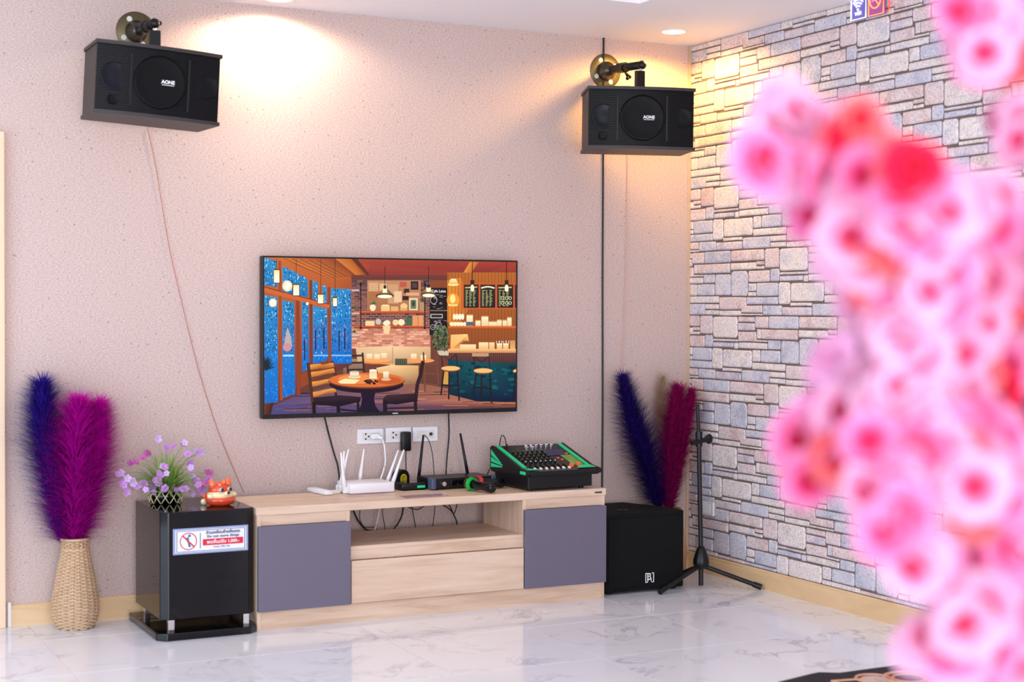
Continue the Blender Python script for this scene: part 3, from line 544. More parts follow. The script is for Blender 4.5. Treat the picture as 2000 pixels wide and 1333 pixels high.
print('layers', layer[0]); me = bpy.data.meshes.new('screen_picture'); M_ = tv.matrix_basis.inverted(); me.from_pydata([M_@v for v in PV], [], PF)
ca = me.color_attributes.new('paint', 'FLOAT_COLOR', 'POINT')
for i, c in enumerate(PC): ca.data[i].color = tuple(v**1.14*1.12 for v in c[:3])+(1,)
m, nt, N, L, b = nodes('screen'); at = N.new('ShaderNodeAttribute'); at.attribute_name = 'paint'; b.inputs['Base Color'].default_value = (.003, .003, .003, 1); b.inputs['Roughness'].default_value = .3; b.inputs['Specular IOR Level'].default_value = .12
L.new(at.outputs['Color'], b.inputs['Emission Color']); b.inputs['Emission Strength'].default_value = 1.05
me.materials.append(m); po = bpy.data.objects.new('screen_picture', me); C.objects.link(po); po.parent = tv
def scr_text(s, X, Y, size, col):            # lettering in the picture
    p = U(500+X/3.702, 480+Y/3.702, 1, ty)
    return text_bm(s, size, Matrix(((1, 0, 0, p.x), (0, 0, -1, ty+.0011-layer[0]*.000006), (0, 1, 0, p.z), (0, 0, 0, 1))), .0001)
mat('chalk', (226, 222, 214), .6, emit=.75)
scr_text('Cafe Latte', 1318, 330, .017, 0).build('chalk_lettering', 'chalk', po)

# ------------------------------------------------------------------ low cabinet
CF = -.523; CB = -.13; X0, X1 = -2.394, -.79; ZT = .494
cab = empty('tv_cabinet', ((X0+X1)/2, -.33, 0), 0, 'long low oak cabinet with two plain grey doors and an open shelf', 'cabinet')
MB().box((X0-.004, CF-.002, ZT-.032), (X1+.006, CB, ZT), .0015, 1).build('top_board', 'oak_pale', cab)
dx0, dx1 = -2.0, -1.20                      # inner uprights
for xa in (X0, X1-.016): MB().box((xa, CF+.001, 0), (xa+.016, CB, ZT-.032)).build('end_panel', 'oak_upright', cab)
for xa in (dx0-.016, dx1): MB().box((xa, CF+.001, .075), (xa+.016, CB, ZT-.032)).build('partition', 'oak_upright', cab)
MB().box((X0+.016, CF+.004, 0), (X1-.016, CF+.02, .075)).build('plinth', 'oak', cab)
for xa, xb in ((X0+.016, dx0-.016), (dx1+.016, X1-.016)):
    MB().box((xa, CF+.004, .42), (xb, CF+.02, ZT-.032)).build('rail', 'oak', cab)
    MB().box((xa, CB, .075), (xb, CB+.004, ZT-.032)).build('back_board', 'oak', cab)
for xa, xb in ((X0-.001, dx0-.003), (dx1+.001, X1-.003)):
    MB().box((xa, CF-.022, .077), (xb, CF-.001, .419), .002).build('door', 'grey_door', cab)['label'] = 'plain grey cabinet door'
MB().box((dx0, CF+.002, .297), (dx1, CB, .313), .001, 1).build('shelf', 'oak', cab)
MB().box((dx0, CF+.006, .256), (dx1, CF+.022, .297)).build('shelf_rail', 'oak', cab)
MB().box((dx0+.003, CF-.014, .079), (dx1-.002, CF+.004, .254), .0015).build('drawer', 'oak_pale', cab)
MB().box((dx0, CF+.03, .079), (dx1, CB-.02, .09)).build('drawer_bottom', 'oak', cab)
MB().box((-.842, CF-.0035, ZT-.021), (-.806, CF-.002, ZT-.013), .0005).build('maker_plate', 'brass_dark', cab)

# ------------------------------------------------------------------ black glossy subwoofer at the left
sx0, sx1, sf, sk = -2.777, -2.402, -.52, -.09
sub = empty('subwoofer', (-2.59, -.3, 0), 0, 'glossy black boxy subwoofer on a plinth with silver feet and a warning sign', 'subwoofer')
def cham(x0, x1, y0, y1, c, z): return [(x0+c, y0, z), (x1-c, y0, z), (x1, y0+c, z), (x1, y1, z), (x0, y1, z), (x0, y0+c, z)]
MB().prism(cham(sx0, sx1, sf, sk, .026, .072), (0, 0, .423), .003).build('cabinet_box', 'black_gloss', sub)
MB().prism(cham(-2.802, -2.398, -.565, -.075, .034, 0), (0, 0, .03), .004).build('base_plate', 'black_gloss', sub)
for xa in (-2.752, -2.452):
    for ya in (-.528, -.14): MB().box((xa, ya, .029), (xa+.024, ya+.024, .074), .002).build('foot', 'chrome', sub)
# sign plate on its front
p0 = U(338, 1035, 1, sf-.004); p1 = U(485, 1025, 1, sf-.004); pb = U(338, 1086, 1, sf-.004); pc = U(485, 1075, 1, sf-.004)
sx, sz = (p0.x+p1.x)/2, (p0.z+p1.z+pb.z+pc.z)/4; SW, SH = p1.x-p0.x, (p0.z-pb.z+p1.z-pc.z)/2
sg = empty('warning_sign', (sx, sf, sz), 0, 'small white warning sign with red band and red prohibition circle, on the black subwoofer', 'sign')
def sq(a, b_, c, d, y, n, mt): return MB().box((sx+a*SW, sf-y, sz+b_*SH), (sx+c*SW, sf-y+.0006, sz+d*SH)).build(n, mt, sg)
MB().box((sx-SW/2, sf-.003, sz-SH/2), (sx+SW/2, sf-.0003, sz+SH/2), .001).build('acrylic_plate', 'acrylic', sg)
sq(-.47, -.43, .47, .43, .0036, 'sheet', 'sign_white')
for a in ((-.455, .385, .455, .405), (-.455, -.405, .455, -.385), (-.455, -.405, -.447, .405), (.447, -.405, .455, .405), (-.147, -.30, -.138, .30)): sq(*a, .0042, 'border_line', 'ink_dark')
sq(-.11, -.2, .43, .045, .0042, 'red_band', 'ink_red')
cxs, czs = sx-.30*SW, sz
ring = MB(); n = 40
for k in range(n):
    a, b_ = 2*math.pi*k/n, 2*math.pi*(k+1)/n; r0, r1 = SH*.30, SH*.335
    ring.add([(cxs+r0*math.cos(a), sf-.0045, czs+r0*math.sin(a)), (cxs+r1*math.cos(a), sf-.0045, czs+r1*math.sin(a)), (cxs+r1*math.cos(b_), sf-.0045, czs+r1*math.sin(b_)), (cxs+r0*math.cos(b_), sf-.0045, czs+r0*math.sin(b_))], [(0, 1, 2, 3)])
q = SH*.225; ring.add([(cxs-q-.002, sf-.0047, czs+q-.002), (cxs-q+.002, sf-.0047, czs+q+.002), (cxs+q+.002, sf-.0047, czs-q+.002), (cxs+q-.002, sf-.0047, czs-q-.002)], [(0, 1, 2, 3)])
ring.build('prohibition_ring', 'ink_red', sg)
fg = MB(); s_ = SH*.1
def dsc(x, z, r, y=.0044): fg.add([(x+r*math.cos(k*.524), sf-y, z+r*math.sin(k*.524)) for k in range(12)], [tuple(range(12))])
dsc(cxs+s_*.4, czs+s_*2.1, s_*.55); fg.add([(cxs-s_*.9, sf-.0044, czs+s_*1.3), (cxs+s_*.1, sf-.0044, czs+s_*1.7), (cxs+s_*.3, sf-.0044, czs-s_*.2), (cxs-s_*.5, sf-.0044, czs-s_*.3)], [(0, 1, 2, 3)]); fg.add([(cxs-s_*.3, sf-.0044, czs-s_*.3), (cxs+s_*.4, sf-.0044, czs-s_*.3), (cxs+s_*1.0, sf-.0044, czs-s_*2.2), (cxs+s_*.1, sf-.0044, czs-s_*2.2)], [(0, 1, 2, 3)])
fg.build('figure', 'ink_teal', sg)
def sign_text(s, u, v, size, mt, bold=0, sp=1): text_bm(s, size, Matrix(((1, 0, 0, sx+u*SW), (0, 0, -1, sf-.0052), (0, 1, 0, sz+v*SH), (0, 0, 0, 1))), .0003, bold, sp).build('lettering', mt, sg)
sign_text('\u0e2b\u0e49\u0e32\u0e21\u0e40\u0e04\u0e25\u0e37\u0e48\u0e2d\u0e19\u0e22\u0e49\u0e32\u0e22\u0e2a\u0e34\u0e48\u0e07\u0e02\u0e2d\u0e07', .16, .285, .016, 'ink_navy', .0003)
sign_text('Do not move things', .16, .14, .0138, 'ink_navy', .0004, 1.15)
sign_text('\u0e1e\u0e1a\u0e40\u0e2b\u0e47\u0e19\u0e1b\u0e23\u0e31\u0e1a 1,000.-', .16, -.08, .0175, 'text_white', .0003)
sign_text('Found 1,000.- fine', .14, -.27, .0092, 'ink_navy')

# ------------------------------------------------------------------ hung speakers
def karaoke(name, c, yaw, roll, label):
    r = empty(name, c, yaw, label, 'speaker', 'hung karaoke speakers'); r.rotation_euler = (0, roll, yaw)
    W, D, H, Wb = .490, .255, .285, .47; bow = .022
    def front(x): return -bow*(1-(2*x/W)**2)
    xs_ = [-W/2+W*k/16 for k in range(17)]
    def plate(z0, z1, g): return MB().prism([(x*(1+g*2/W), front(x)-g, z0) for x in xs_]+[(Wb/2+g, D, z0), (-Wb/2-g, D, z0)], (0, 0, z1-z0))
    plate(0, .014, .006).build('bottom_board', 'vinyl', r, local=True); plate(H-.014, H, .006).build('top_board', 'vinyl', r, local=True)
    MB().prism([(-W/2, .011, .014), (W/2, .011, .014), (Wb/2, D, .014), (-Wb/2, D, .014)], (0, 0, H-.028)).build('cabinet_body', 'vinyl', r, local=True)
    g = MB()
    for z0, z1, xa in ((.016, H-.016, .484),):
        pts = [(x*.998, front(x)+.004) for x in xs_]; g.prism([(x, y, z0) for x, y in pts]+[(W/2*.998, .012, z0), (-W/2*.998, .012, z0)], (0, 0, z1-z0))
    gr = g.build('grille', 'grille', r, 30, local=True)
    def drv(x, z, rad, mt, nm):
        y = front(x)+.0025; MB().lathe([(rad*.99, -.001), (rad, .001), (rad*.93, .0022), (rad*.86, .0008), (rad*.4, .0004), (.0005, .0012)], 36, axM((x, y, z), (0, -1, 0)), cap=False).build(nm, mt, r, 'all', local=True)
    drv(.0, H*.5, .105, 'cone_dark', 'woofer_ring'); drv(-.175, H*.52, .056, 'cone_blue_reflection', 'tweeter'); drv(.19, H*.52, .048, 'cone_dark', 'tweeter'); drv(-.18, H*.2, .022, 'cone_dark', 'port')
    for x in (-.115, .115): MB().box((x-.004, front(x)-.001, .04), (x+.004, front(x)+.006, H-.04), .001).build('rib', 'black_satin', r, local=True)
    bx_ = .03; yb = front(bx_)-.003
    MB().box((bx_-.030, yb, H*.5-.013), (bx_+.030, yb+.006, H*.5+.015), .001).build('badge', 'black_gloss', r, local=True)
    text_bm('A\u2B58NE' if False else 'AONE', .019, Matrix(((1, 0, 0, bx_), (0, 0, -1, yb-.0005), (0, 1, 0, H*.5+.003), (0, 0, 0, 1))), .0003, .0006).build('badge_lettering', 'text_white', r, local=True)
    MB().box((bx_-.024, yb-.0006, H*.5-.0095), (bx_+.024, yb, H*.5-.0075)).build('badge_line', 'text_white', r, local=True)
    return r
sl = karaoke('speaker', (-2.762, -.40, 2.034), .025, .049, 'black karaoke speaker hung high on the left, above the violet plumes')
sr = karaoke('speaker', (-.534, -.40, 2.026), -.356, .008, 'black karaoke speaker hung near the corner of the stone wall')
def bracket(plate_px, tip, hang, label, knob):
    pw = U(plate_px[0], plate_px[1], 1, -.004)
    r = empty('wall_bracket', pw, 0, label, 'bracket', 'steel speaker brackets')
    MB().lathe([(.0005, .003), (.028, .003), (.028, 0), (.082, 0), (.084, -.0015), (.084, -.0035), (.0005, -.0035)], 40, axM(pw, (0, -1, 0)), cap=False).build('wall_plate', 'brass_dark', r, 40)
    for k in range(4): a = .5+k*1.571; MB().lathe([(.0005, .002), (.011, .002), (.012, .0)], 12, axM(pw+Vector((.058*math.cos(a), -.0005, .058*math.sin(a))), (0, -1, 0)), cap=False).build('bolt_hole', 'ivory_plastic', r)
    MB().lathe([(.046, 0), (.044, .02), (.03, .04), (.022, .06)], 28, axM(pw, (0, -1, 0))).build('hub', 'steel_dark', r, 'all')
    j = pw+Vector((0, -.06, 0)); MB().tube([j+Vector((0, .02, 0)), j, (j+tip)/2, tip], .019, 16).ball(tip, .021).build('arm', 'black_satin', r, 'all')
    mid = j.lerp(tip, .35); d = (tip-j).normalized(); MB().tube([mid-d*.03, mid+d*.03], .025, 18).build('arm_collar', 'black_plastic', r, 40)
    kb = mid+Vector(knob)*.055; kk = MB().tube([mid, kb], .006, 8)
    for q in range(3): kk.ball(kb+Vector((.009*math.cos(q*2.1), 0, .009*math.sin(q*2.1))), .009, n=6)
    kk.build('tightening_knob', 'black_plastic', r, 'all')
    MB().box((hang.x-.022, hang.y-.012, hang.z), (hang.x+.022, hang.y+.012, tip.z-.028), .002).build('hanger', 'black_satin', r)
    MB().tube([(tip.x, tip.y, tip.z), (hang.x, hang.y, tip.z-.05)], .008, 8).build('hanger_bolt', 'chrome', r, 'all')
tR = U(1254, 127, 1, -.34); bracket((1183, 139), tR, Vector((tR.x-.012, tR.y, 2.312)), 'steel wall bracket with a long arm holding the speaker near the stone wall', (.3, -.5, -.8))
tL = U(302, 46, 1, -.30); bracket((266, 62), tL, Vector((tL.x, tL.y, 2.322)), 'short steel wall bracket holding the left hung speaker', (.9, -.3, .35))

# ------------------------------------------------------------------ floor speaker (stage) at the right
pa = empty('stage_speaker', (-.55, -.3, 0), 0, 'matte black floor loudspeaker with white emblem beside the microphone stand', 'speaker')
fx0, fx1, fy = -.762, -.336, -.482; HP = .365
prof = [(fx0, fy+.012), (fx0+.012, fy), (fx1-.012, fy), (fx1, fy+.012), (fx1, fy+.10), (-.44, -.10), (-.68, -.10), (fx0, fy+.14)]
MB().prism([(x, y, .012) for x, y in prof], (0, 0, HP-.012), .006).build('cabinet_box', 'black_rough', pa)
MB().box((fx0+.014, fy-.006, .03), (fx1-.014, fy+.004, HP-.02), .004).build('grille', 'black_rough', pa)
for xa in (fx0+.03, fx1-.06): MB().box((xa, fy+.03, 0), (xa+.03, fy+.06, .014)).build('foot', 'black_plastic', pa)
MB().lathe([(.022, 0), (.024, .003), (.016, .003), (.014, .001)], 20, Matrix.Translation((-.60, -.36, HP-.001))).build('pole_socket', 'black_plastic', pa)
lp = U(1269, 1129, 1, fy-.007)
TM = lambda x, z, y: Matrix(((1, 0, 0, x), (0, 0, -1, y), (0, 1, 0, z), (0, 0, 0, 1)))
text_bm('\u03b2', .04, TM(lp.x-.003, lp.z+.003, fy-.0068), .0004, .0006).build('emblem_letter', 'text_white', pa)
em = MB()
for s_ in (-1, 1):
    xx = lp.x+s_*.021; em.box((xx-.0018, fy-.0074, lp.z-.022), (xx+.0018, fy-.0062, lp.z+.022)); 
    for z in (-.0205, .0205): em.box((xx-(.0 if s_ < 0 else .010), fy-.0074, lp.z+z-.0018), (xx+(.010 if s_ < 0 else 0), fy-.0062, lp.z+z+.0018))
em.box((lp.x+.0065, fy-.0074, lp.z-.018), (lp.x+.0095, fy-.0062, lp.z-.004)); em.build('emblem_bracket', 'text_white', pa)

# ------------------------------------------------------------------ microphone stand
mb_ = Vector((-.256, -.497, 0)); hubz = .125
ms = empty('microphone_stand', mb_, 0, 'black tripod microphone stand without microphone in the corner', 'stand')
tp = U(1362, 790, 1, -.497); top = Vector((tp.x, -.497, tp.z)); cl = U(1365, 860, 1, -.497); clv = Vector((cl.x, -.497, cl.z))
MB().tube([mb_+Vector((0, 0, .012)), mb_+Vector((0, 0, .10))], .011, 12).build('lower_tube', 'black_satin', ms, 40)
MB().tube([mb_+Vector((0, 0, hubz)), clv], .0105, 12).build('pole', 'black_satin', ms, 40); MB().tube([clv, top], .008, 12).build('boom', 'black_satin', ms, 40)
MB().tube([clv+Vector((.001, 0, -.03)), clv+Vector((0, 0, .04))], .016, 12).build('clutch', 'black_plastic', ms, 40)
kn = MB().tube([clv+Vector((-.045, -.005, -.012)), clv+Vector((.05, -.01, .004))], .012, 10); kn.ball(clv+Vector((.05, -.01, .004)), .02, (1, .6, 1.2), 6); kn.build('boom_knob', 'black_plastic', ms, 40)
MB().lathe([(.012, .07), (.022, .055), (.036, .01), (.038, -.01), (.03, -.03), (.014, -.036)], 20, Matrix.Translation(mb_+Vector((0, 0, hubz)))).build('hub', 'black_plastic', ms, 'all')
for fx, fy_ in ((-.515, -.556), (-.035, -.655), (-.23, -.24)):
    ft = Vector((fx, fy_, .014)); a = mb_+Vector((0, 0, hubz-.018)); d = (ft-a).normalized(); lg = MB().tube([a, ft], .0105, 10).build('leg', 'black_satin', ms, 40)
    MB().tube([ft-d*.035, ft+d*.006], .0135, 10).build('rubber_foot', 'black_plastic', lg, 40)

# ------------------------------------------------------------------ wall sockets and what is plugged in
def socket(x0, x1, zc, label, holes, knobhole=None):
    r = empty('wall_socket', ((x0+x1)/2, -.001, zc), 0, label, 'socket', 'white socket plates under the television')
    MB().box((x0, -.010, zc-.034), (x1, -.0005, zc+.034), .003).build('face_plate', 'white_plastic', r)
    MB().box((x0+.02, -.0115, zc-.018), (x1-.02, -.0095, zc+.018), .0008).build('insert', 'ivory_plastic', r)
    for hx in holes:
        for dx, dz in ((0, .011), (0, -.011), (.014, 0)): MB().lathe([(.0042, 0), (.0042, .0006), (.0005, .0006)], 10, axM((hx+dx, -.0115, zc+dz), (0, -1, 0)), cap=False).build('pin_hole', 'cable_black', r)
    if knobhole: MB().lathe([(.008, 0), (.008, .004), (.005, .004), (.005, .001), (.0005, .001)], 16, axM((knobhole, -.0115, zc), (0, -1, 0)), cap=False).build('aerial_port', 'steel_dark', r)
socket(-1.768, -1.643, .718, 'white socket plate with a white plug in it, leftmost of three', [-1.73])
socket(-1.632, -1.508, .72, 'white socket plate with a black power adapter in it, middle of three', [-1.597])
socket(-1.499, -1.375, .719, 'white aerial outlet plate with one round port, rightmost of three', [], -1.412)
s4 = empty('wall_socket', (-.0008, -.19, .32), 0, 'small white socket plate low on the stone wall behind the stand', 'socket')
MB().box((-.020, -.244, .288), (-.008, -.137, .356), .002).build('face_plate', 'ivory_plastic', s4); MB().box((-.0085, -.235, .295), (.004, -.146, .349)).build('back_box', 'ivory_plastic', s4); MB().box((-.0215, -.222, .300), (-.0195, -.16, .344), .0008).build('insert', 'white_plastic', s4)
pl = empty('power_plug', (-1.69, -.02, .715), 0, 'white plug with white cord pushed into the left socket plate', 'plug')
MB().box((-1.710, -.032, .705), (-1.668, -.0117, .731), .006).tube([(-1.675, -.03, .717), (-1.662, -.045, .708)], [.010, .006], 10).build('plug_body', 'white_plastic', pl, 30)
MB().tube(crv([(-1.662, -.045, .708), (-1.657, -.055, .67), (-1.655, -.06, .61), (-1.665, -.065, .57), (-1.69, -.09, .53), (-1.70, -.1, .505)]), .0042, 8).build('cord', 'cable_white', pl, 'all')
ad = empty('power_adapter', (-1.54, -.03, .69), 0, 'black power adapter block plugged into the middle socket plate', 'adapter')
MB().box((-1.566, -.045, .648), (-1.521, -.0117, .735), .006).build('block', 'black_plastic', ad, 30)
MB().tube(crv([(-1.543, -.03, .65), (-1.545, -.035, .60), (-1.55, -.05, .55), (-1.56, -.06, .50)]), .0025, 6).build('cord', 'cable_black', ad, 'all')

# ------------------------------------------------------------------ things on the cabinet
def antenna(nm, a, b_, parent, m1='white_plastic', r=(.008, .009, .0062, .0036)):
    a, b_ = Vector(a), Vector(b_); return MB().tube([a, a.lerp(b_, .25), a.lerp(b_, .55), b_], list(r), 10).build(nm, m1, parent, 'all')
rt = empty('router', (-1.80, -.19, ZT), 0, 'white wireless router with six upright antennas', 'router')
MB().box((-1.905, -.275, ZT+.002), (-1.698, -.11, ZT+.045), .006).build('body', 'white_plastic', rt, 30)
for xa in (-1.89, -1.72):
    for ya in (-.26, -.13): MB().box((xa, ya, ZT), (xa+.012, ya+.012, ZT+.004)).build('foot', 'cable_white', rt)
for a, bpx in (((-1.914, -.235, ZT+.012), (666, 884)), ((-1.908, -.19, ZT+.012), (672, 882)), ((-1.906, -.15, ZT+.012), (681, 878)), ((-1.795, -.102, ZT+.03), (711, 878)), ((-1.69, -.15, ZT+.012), (778, 880)), ((-1.692, -.215, ZT+.012), (789, 879))): antenna('antenna', a, U(*bpx, 1, a[1]), rt)
for ya in (-.235, -.19, -.15): MB().box((-1.922, ya-.008, ZT+.002), (-1.902, ya+.008, ZT+.03), .003).build('antenna_hinge', 'white_plastic', rt)
for ya in (-.15, -.215): MB().box((-1.702, ya-.008, ZT+.004), (-1.682, ya+.008, ZT+.03), .003).build('antenna_hinge', 'white_plastic', rt)
ra, rb = U(606, 957, 2, ZT+.008), U(644, 965, 2, ZT+.008); dr = (rb-ra).normalized(); rc = (ra+rb)/2
rm = empty('remote_control', (rc.x, rc.y, ZT), math.atan2(dr.y, dr.x), 'white remote control lying left of the white router', 'remote')
MB().box((-.085, -.02, .001), (.085, .02, .02), .006).build('body', 'white_plastic', rm, 30, local=True); MB().box((-.07, -.014, .019), (-.01, .014, .0212), .002).build('screen', 'ivory_plastic', rm, local=True)
for k in range(4): MB().lathe([(.0045, 0), (.004, .002), (.0005, .002)], 10, Matrix.Translation((.01+k*.016, 0, .0195)), cap=False).build('button', 'ivory_plastic', rm, local=True)
pcl = U(655, 961, 2, ZT+.01); r_ = empty('cable_clip', (pcl.x, pcl.y, ZT), .3, 'small cream plug lying between the remote and the router', 'plug'); MB().box((-.03, -.012, 0), (.022, .012, .018), .006).build('body', 'ivory_plastic', r_, 30, local=True); MB().tube([(.02, 0, .009), (.045, .002, .006)], .004, 8).build('prong', 'ivory_plastic', r_, local=True)
# media box
bxr = empty('media_box', (-1.592, -.19, ZT), .02, 'small flat black media box between the router and the receiver', 'media box')
MB().box((-.062, -.055, .003), (.062, .055, .032), .006).build('body', 'black_plastic', bxr, 30, local=True); MB().box((-.05, -.05, 0), (.05, .05, .004)).build('base', 'black_rough', bxr, local=True); MB().box((.012, -.0562, .010), (.05, -.0545, .021), .0005).build('label_strip', 'green_plastic', bxr, local=True)
MB().box((-.045, -.045, .0315), (.045, .045, .0328), .0005).build('glossy_top', 'black_gloss', bxr, local=True)
yp = U(790, 948, 2, ZT+.03); rl = empty('tape_roll', (-1.60, -.105, ZT), 0, 'black and yellow roll of tape standing behind the router', 'tape roll')
MB().lathe([(.020, -.018), (.040, -.018), (.040, .018), (.020, .018), (.020, -.018)], 32, axM((-1.60, -.105, ZT+.040), (.45, -1, 0)), cap=False).build('tape', 'black_satin', rl, 30)
MB().lathe([(.013, -.019), (.0205, -.019), (.0205, .0195), (.013, .0195), (.013, -.019)], 28, axM((-1.60, -.105, ZT+.040), (.45, -1, 0)), cap=False).build('core', 'yellow_plastic', rl, 30)
# wireless receiver
rv = empty('wireless_receiver', (-1.372, -.20, ZT), .04, 'black wireless microphone receiver with two upright antennas', 'receiver')
MB().box((-.150, -.075, .006), (.150, .085, .050), .003).build('case', 'black_satin', rv, local=True)
for s_ in (-1, 1): MB().box((s_*.150-.011, -.085, .004), (s_*.150+.011, -.04, .052), .004).build('corner_guard', 'blue_grey_plastic', rv, local=True)
for s_ in (-1, 1):
    for y_ in (-.05, .06): MB().box((s_*.13-.012, y_-.012, 0), (s_*.13+.012, y_+.012, .007)).build('foot', 'black_plastic', rv, local=True)
MB().lathe([(.011, 0), (.010, .010), (.0005, .010)], 18, axM((-.10, -.076, .027), (0, -1, 0)), cap=False).build('volume_knob', 'chrome', rv, 30, local=True)
MB().box((-.06, -.0768, .014), (.08, -.0745, .04), .001).build('display', 'black_gloss', rv, local=True); MB().box((-.148, -.0768, .02), (-.135, -.0745, .033), .001).build('power_switch', 'steel_dark', rv, local=True)
Mi = rv.matrix_basis.inverted()
for ax_, tpx in (((-.143, .088, .03), (827, 850)), ((.108, .088, .03), (899, 847))):
    b0 = rv.matrix_basis@Vector(ax_); antenna('antenna', Vector(ax_), Mi@U(*tpx, 1, b0.y), rv, 'cable_black', (.0075, .0075, .006, .0045)).data.transform(Matrix()) if False else MB().tube([Vector(ax_), Vector(ax_).lerp(Mi@U(*tpx, 1, b0.y), .3), Mi@U(*tpx, 1, b0.y)], [.008, .007, .0048], 10).build('antenna', 'black_satin', rv, 'all', local=True)
# microphones
def mic(a, b_, ringm, label):
    a, b_ = Vector(a), Vector(b_); d = (b_-a).normalized(); r = empty('microphone', ((a+b_)/2).to_tuple()[:2]+(ZT,), 0, label, 'microphone', 'handheld microphones with rubber rings')
    l = (b_-a).length; M_ = axM(a, d)
    MB().lathe([(.004, 0), (.014, .002), (.0185, .02), (.0185, l*.6), (.0205, l*.75), (.021, l-.01), (.017, l), (.004, l+.001)], 24, M_).build('body', 'black_gloss', r, 40)
    MB().lathe([(.021, -.030), (.0245, -.020), (.025, -.005), (.021, .004)], 24, M_).build('head_grille', 'steel_dark', r, 'all')
    t = MB(); n = 8
    for i, (rr, z) in enumerate(((.0215, -.009), (.031, -.009), (.031, .009), (.0215, .009))): pass
    pr = [(.0215, -.009), (.030, -.009), (.030, .009), (.0215, .009), (.0215, -.009)]
    t.lathe(pr, 8, M_, cap=False); t.build('rubber_ring', ringm, r)
    return r
m1a = U(921, 946, 2, ZT+.031); m1b = U(964, 955, 2, ZT+.0215)
m1d = (Vector((m1b.x, m1b.y, 0))-Vector((m1a.x, m1a.y, 0))); m1a.z = ZT+.031; m1b.z = ZT+.0222
mic(m1a, m1b, 'green_ring', 'black handheld microphone with a green rubber ring')
m2a = U(934, 943, 2, ZT+.031); m2b = m2a+Vector((.125, .02, -.009)); m2a.y = -.335; m2b.y = -.33; mic(m2a, m2b, 'red_ring', 'black handheld microphone with a red rubber ring, behind the green one')
# plastic sheets on the top
for (a, c, lab, mt) in (((690, 970), (745, 966), 'clear plastic sleeve with reddish print near the router', 'cable_pink'), ((775, 972), (880, 967), 'clear plastic sleeve with mauve print near the cabinet edge', 'lilac_pale')):
    p, q = U(*a, 2, ZT), U(*c, 2, ZT); cx_, cy_ = (p.x+q.x)/2, max((p.y+q.y)/2, CF+.055)
    sl_ = MT.get('sleeve_'+mt) or mat('sleeve_'+mt, {'cable_pink': (226, 178, 160), 'lilac_pale': (206, 172, 200)}[mt], .08, var=.35, scale=18); sl_.node_tree.nodes['Principled BSDF'].inputs['Alpha'].default_value = .4
    o = MB().add([(-.1, -.045, .0012), (.1, -.04, .0012), (.1, .045, .0014), (0, .05, .0016), (-.1, .045, .0012), (-.1, -.045, .0004), (.1, -.04, .0004), (.1, .045, .0004), (0, .05, .0004), (-.1, .045, .0004)], [(0, 1, 2, 3, 4), (5, 9, 8, 7, 6), (0, 5, 6, 1), (1, 6, 7, 2), (2, 7, 8, 3), (3, 8, 9, 4), (4, 9, 5, 0)]).build('plastic_sleeve', 'sleeve_'+mt, None)
    o.location = (cx_, cy_, ZT); tag(o, lab, 'plastic sleeve')
# mixer
mxr = empty('audio_mixer', (-1.168, -.500, ZT), .03, 'black and green audio mixing desk with rows of knobs', 'mixer')
W_, D_ = .352, .31
MB().box((.005, .0, .010), (W_-.02, D_, .07), .003).build('base', 'black_satin', mxr, local=True)
for x in (.03, W_-.06):
    for y in (.03, D_-.05): MB().lathe([(.012, 0), (.013, .011)], 14, Matrix.Translation((x, y, 0))).build('rubber_foot', 'black_plastic', mxr, local=True)
side = [(-.02, .068), (-.028, .078), (-.02, .092), (.045, .100), (D_, .178), (D_+.015, .17), (D_+.012, .075), (D_, .062)]   # (y, z) side profile
zt_ = lambda y: .100+(y-.045)*(.078/(D_-.045))
MB().prism([(0, y, z-.004) for y, z in side], (W_, 0, 0)).build('panel', 'black_plastic', mxr, local=True)
for x in (-.014, W_): MB().prism([(x, y, z) for y, z in side], (.014, 0, 0), .003).build('cheek', 'black_satin', mxr, local=True)
for k, (za, zb, y0, y1) in enumerate(((.160, .142, .215, D_), (.128, .112, .20, D_), (.100, .088, .205, D_))):
    MB().prism([(-.0155, y1, za), (-.0155, y1, zb-.006), (-.0155, y0, .104-k*.008), (-.0155, y0, .108-k*.008)], (.002, 0, 0)).build('green_stripe', 'green_plastic', mxr, local=True)
MB().box((-.0165, -.012, .074), (-.013, .038, .088), .002).build('green_stripe', 'green_plastic', mxr, local=True)
for x in (.006, W_-.024): MB().prism([(x, .05, zt_(.05)-.004), (x, D_-.01, zt_(D_-.01)-.004), (x+.018, D_-.01, zt_(D_-.01)-.004), (x+.018, .05, zt_(.05)-.004)], (0, 0, .0052)).build('green_band', 'green_plastic', mxr, local=True)
MB().prism([(W_-.10, -.005, .094), (W_-.004, -.005, .094), (W_-.004, .05, .1005), (W_-.06, .05, .1005)], (0, 0, .0012)).build('green_band', 'green_plastic', mxr, local=True); MB().prism([(.004, -.005, .094), (.07, -.005, .094), (.05, .012, .096), (.004, .03, .098)], (0, 0, .0012)).build('green_band', 'green_plastic', mxr, local=True)
MB().prism([(W_-.085, .06, zt_(.06)-.003), (W_-.03, .06, zt_(.06)-.003), (W_-.03, .17, zt_(.17)-.003), (W_-.085, .17, zt_(.17)-.003)], (0, 0, .001)).build('green_field', 'leaf_green', mxr, local=True)
MB().prism([(.20, .17, zt_(.17)-.003), (.30, .17, zt_(.17)-.003), (.30, .235, zt_(.235)-.003), (.20, .235, zt_(.235)-.003)], (0, 0, .0012)).build('display', 'ink_navy', mxr, local=True)
nrm = Vector((0, -.078, D_-.045)).normalized()
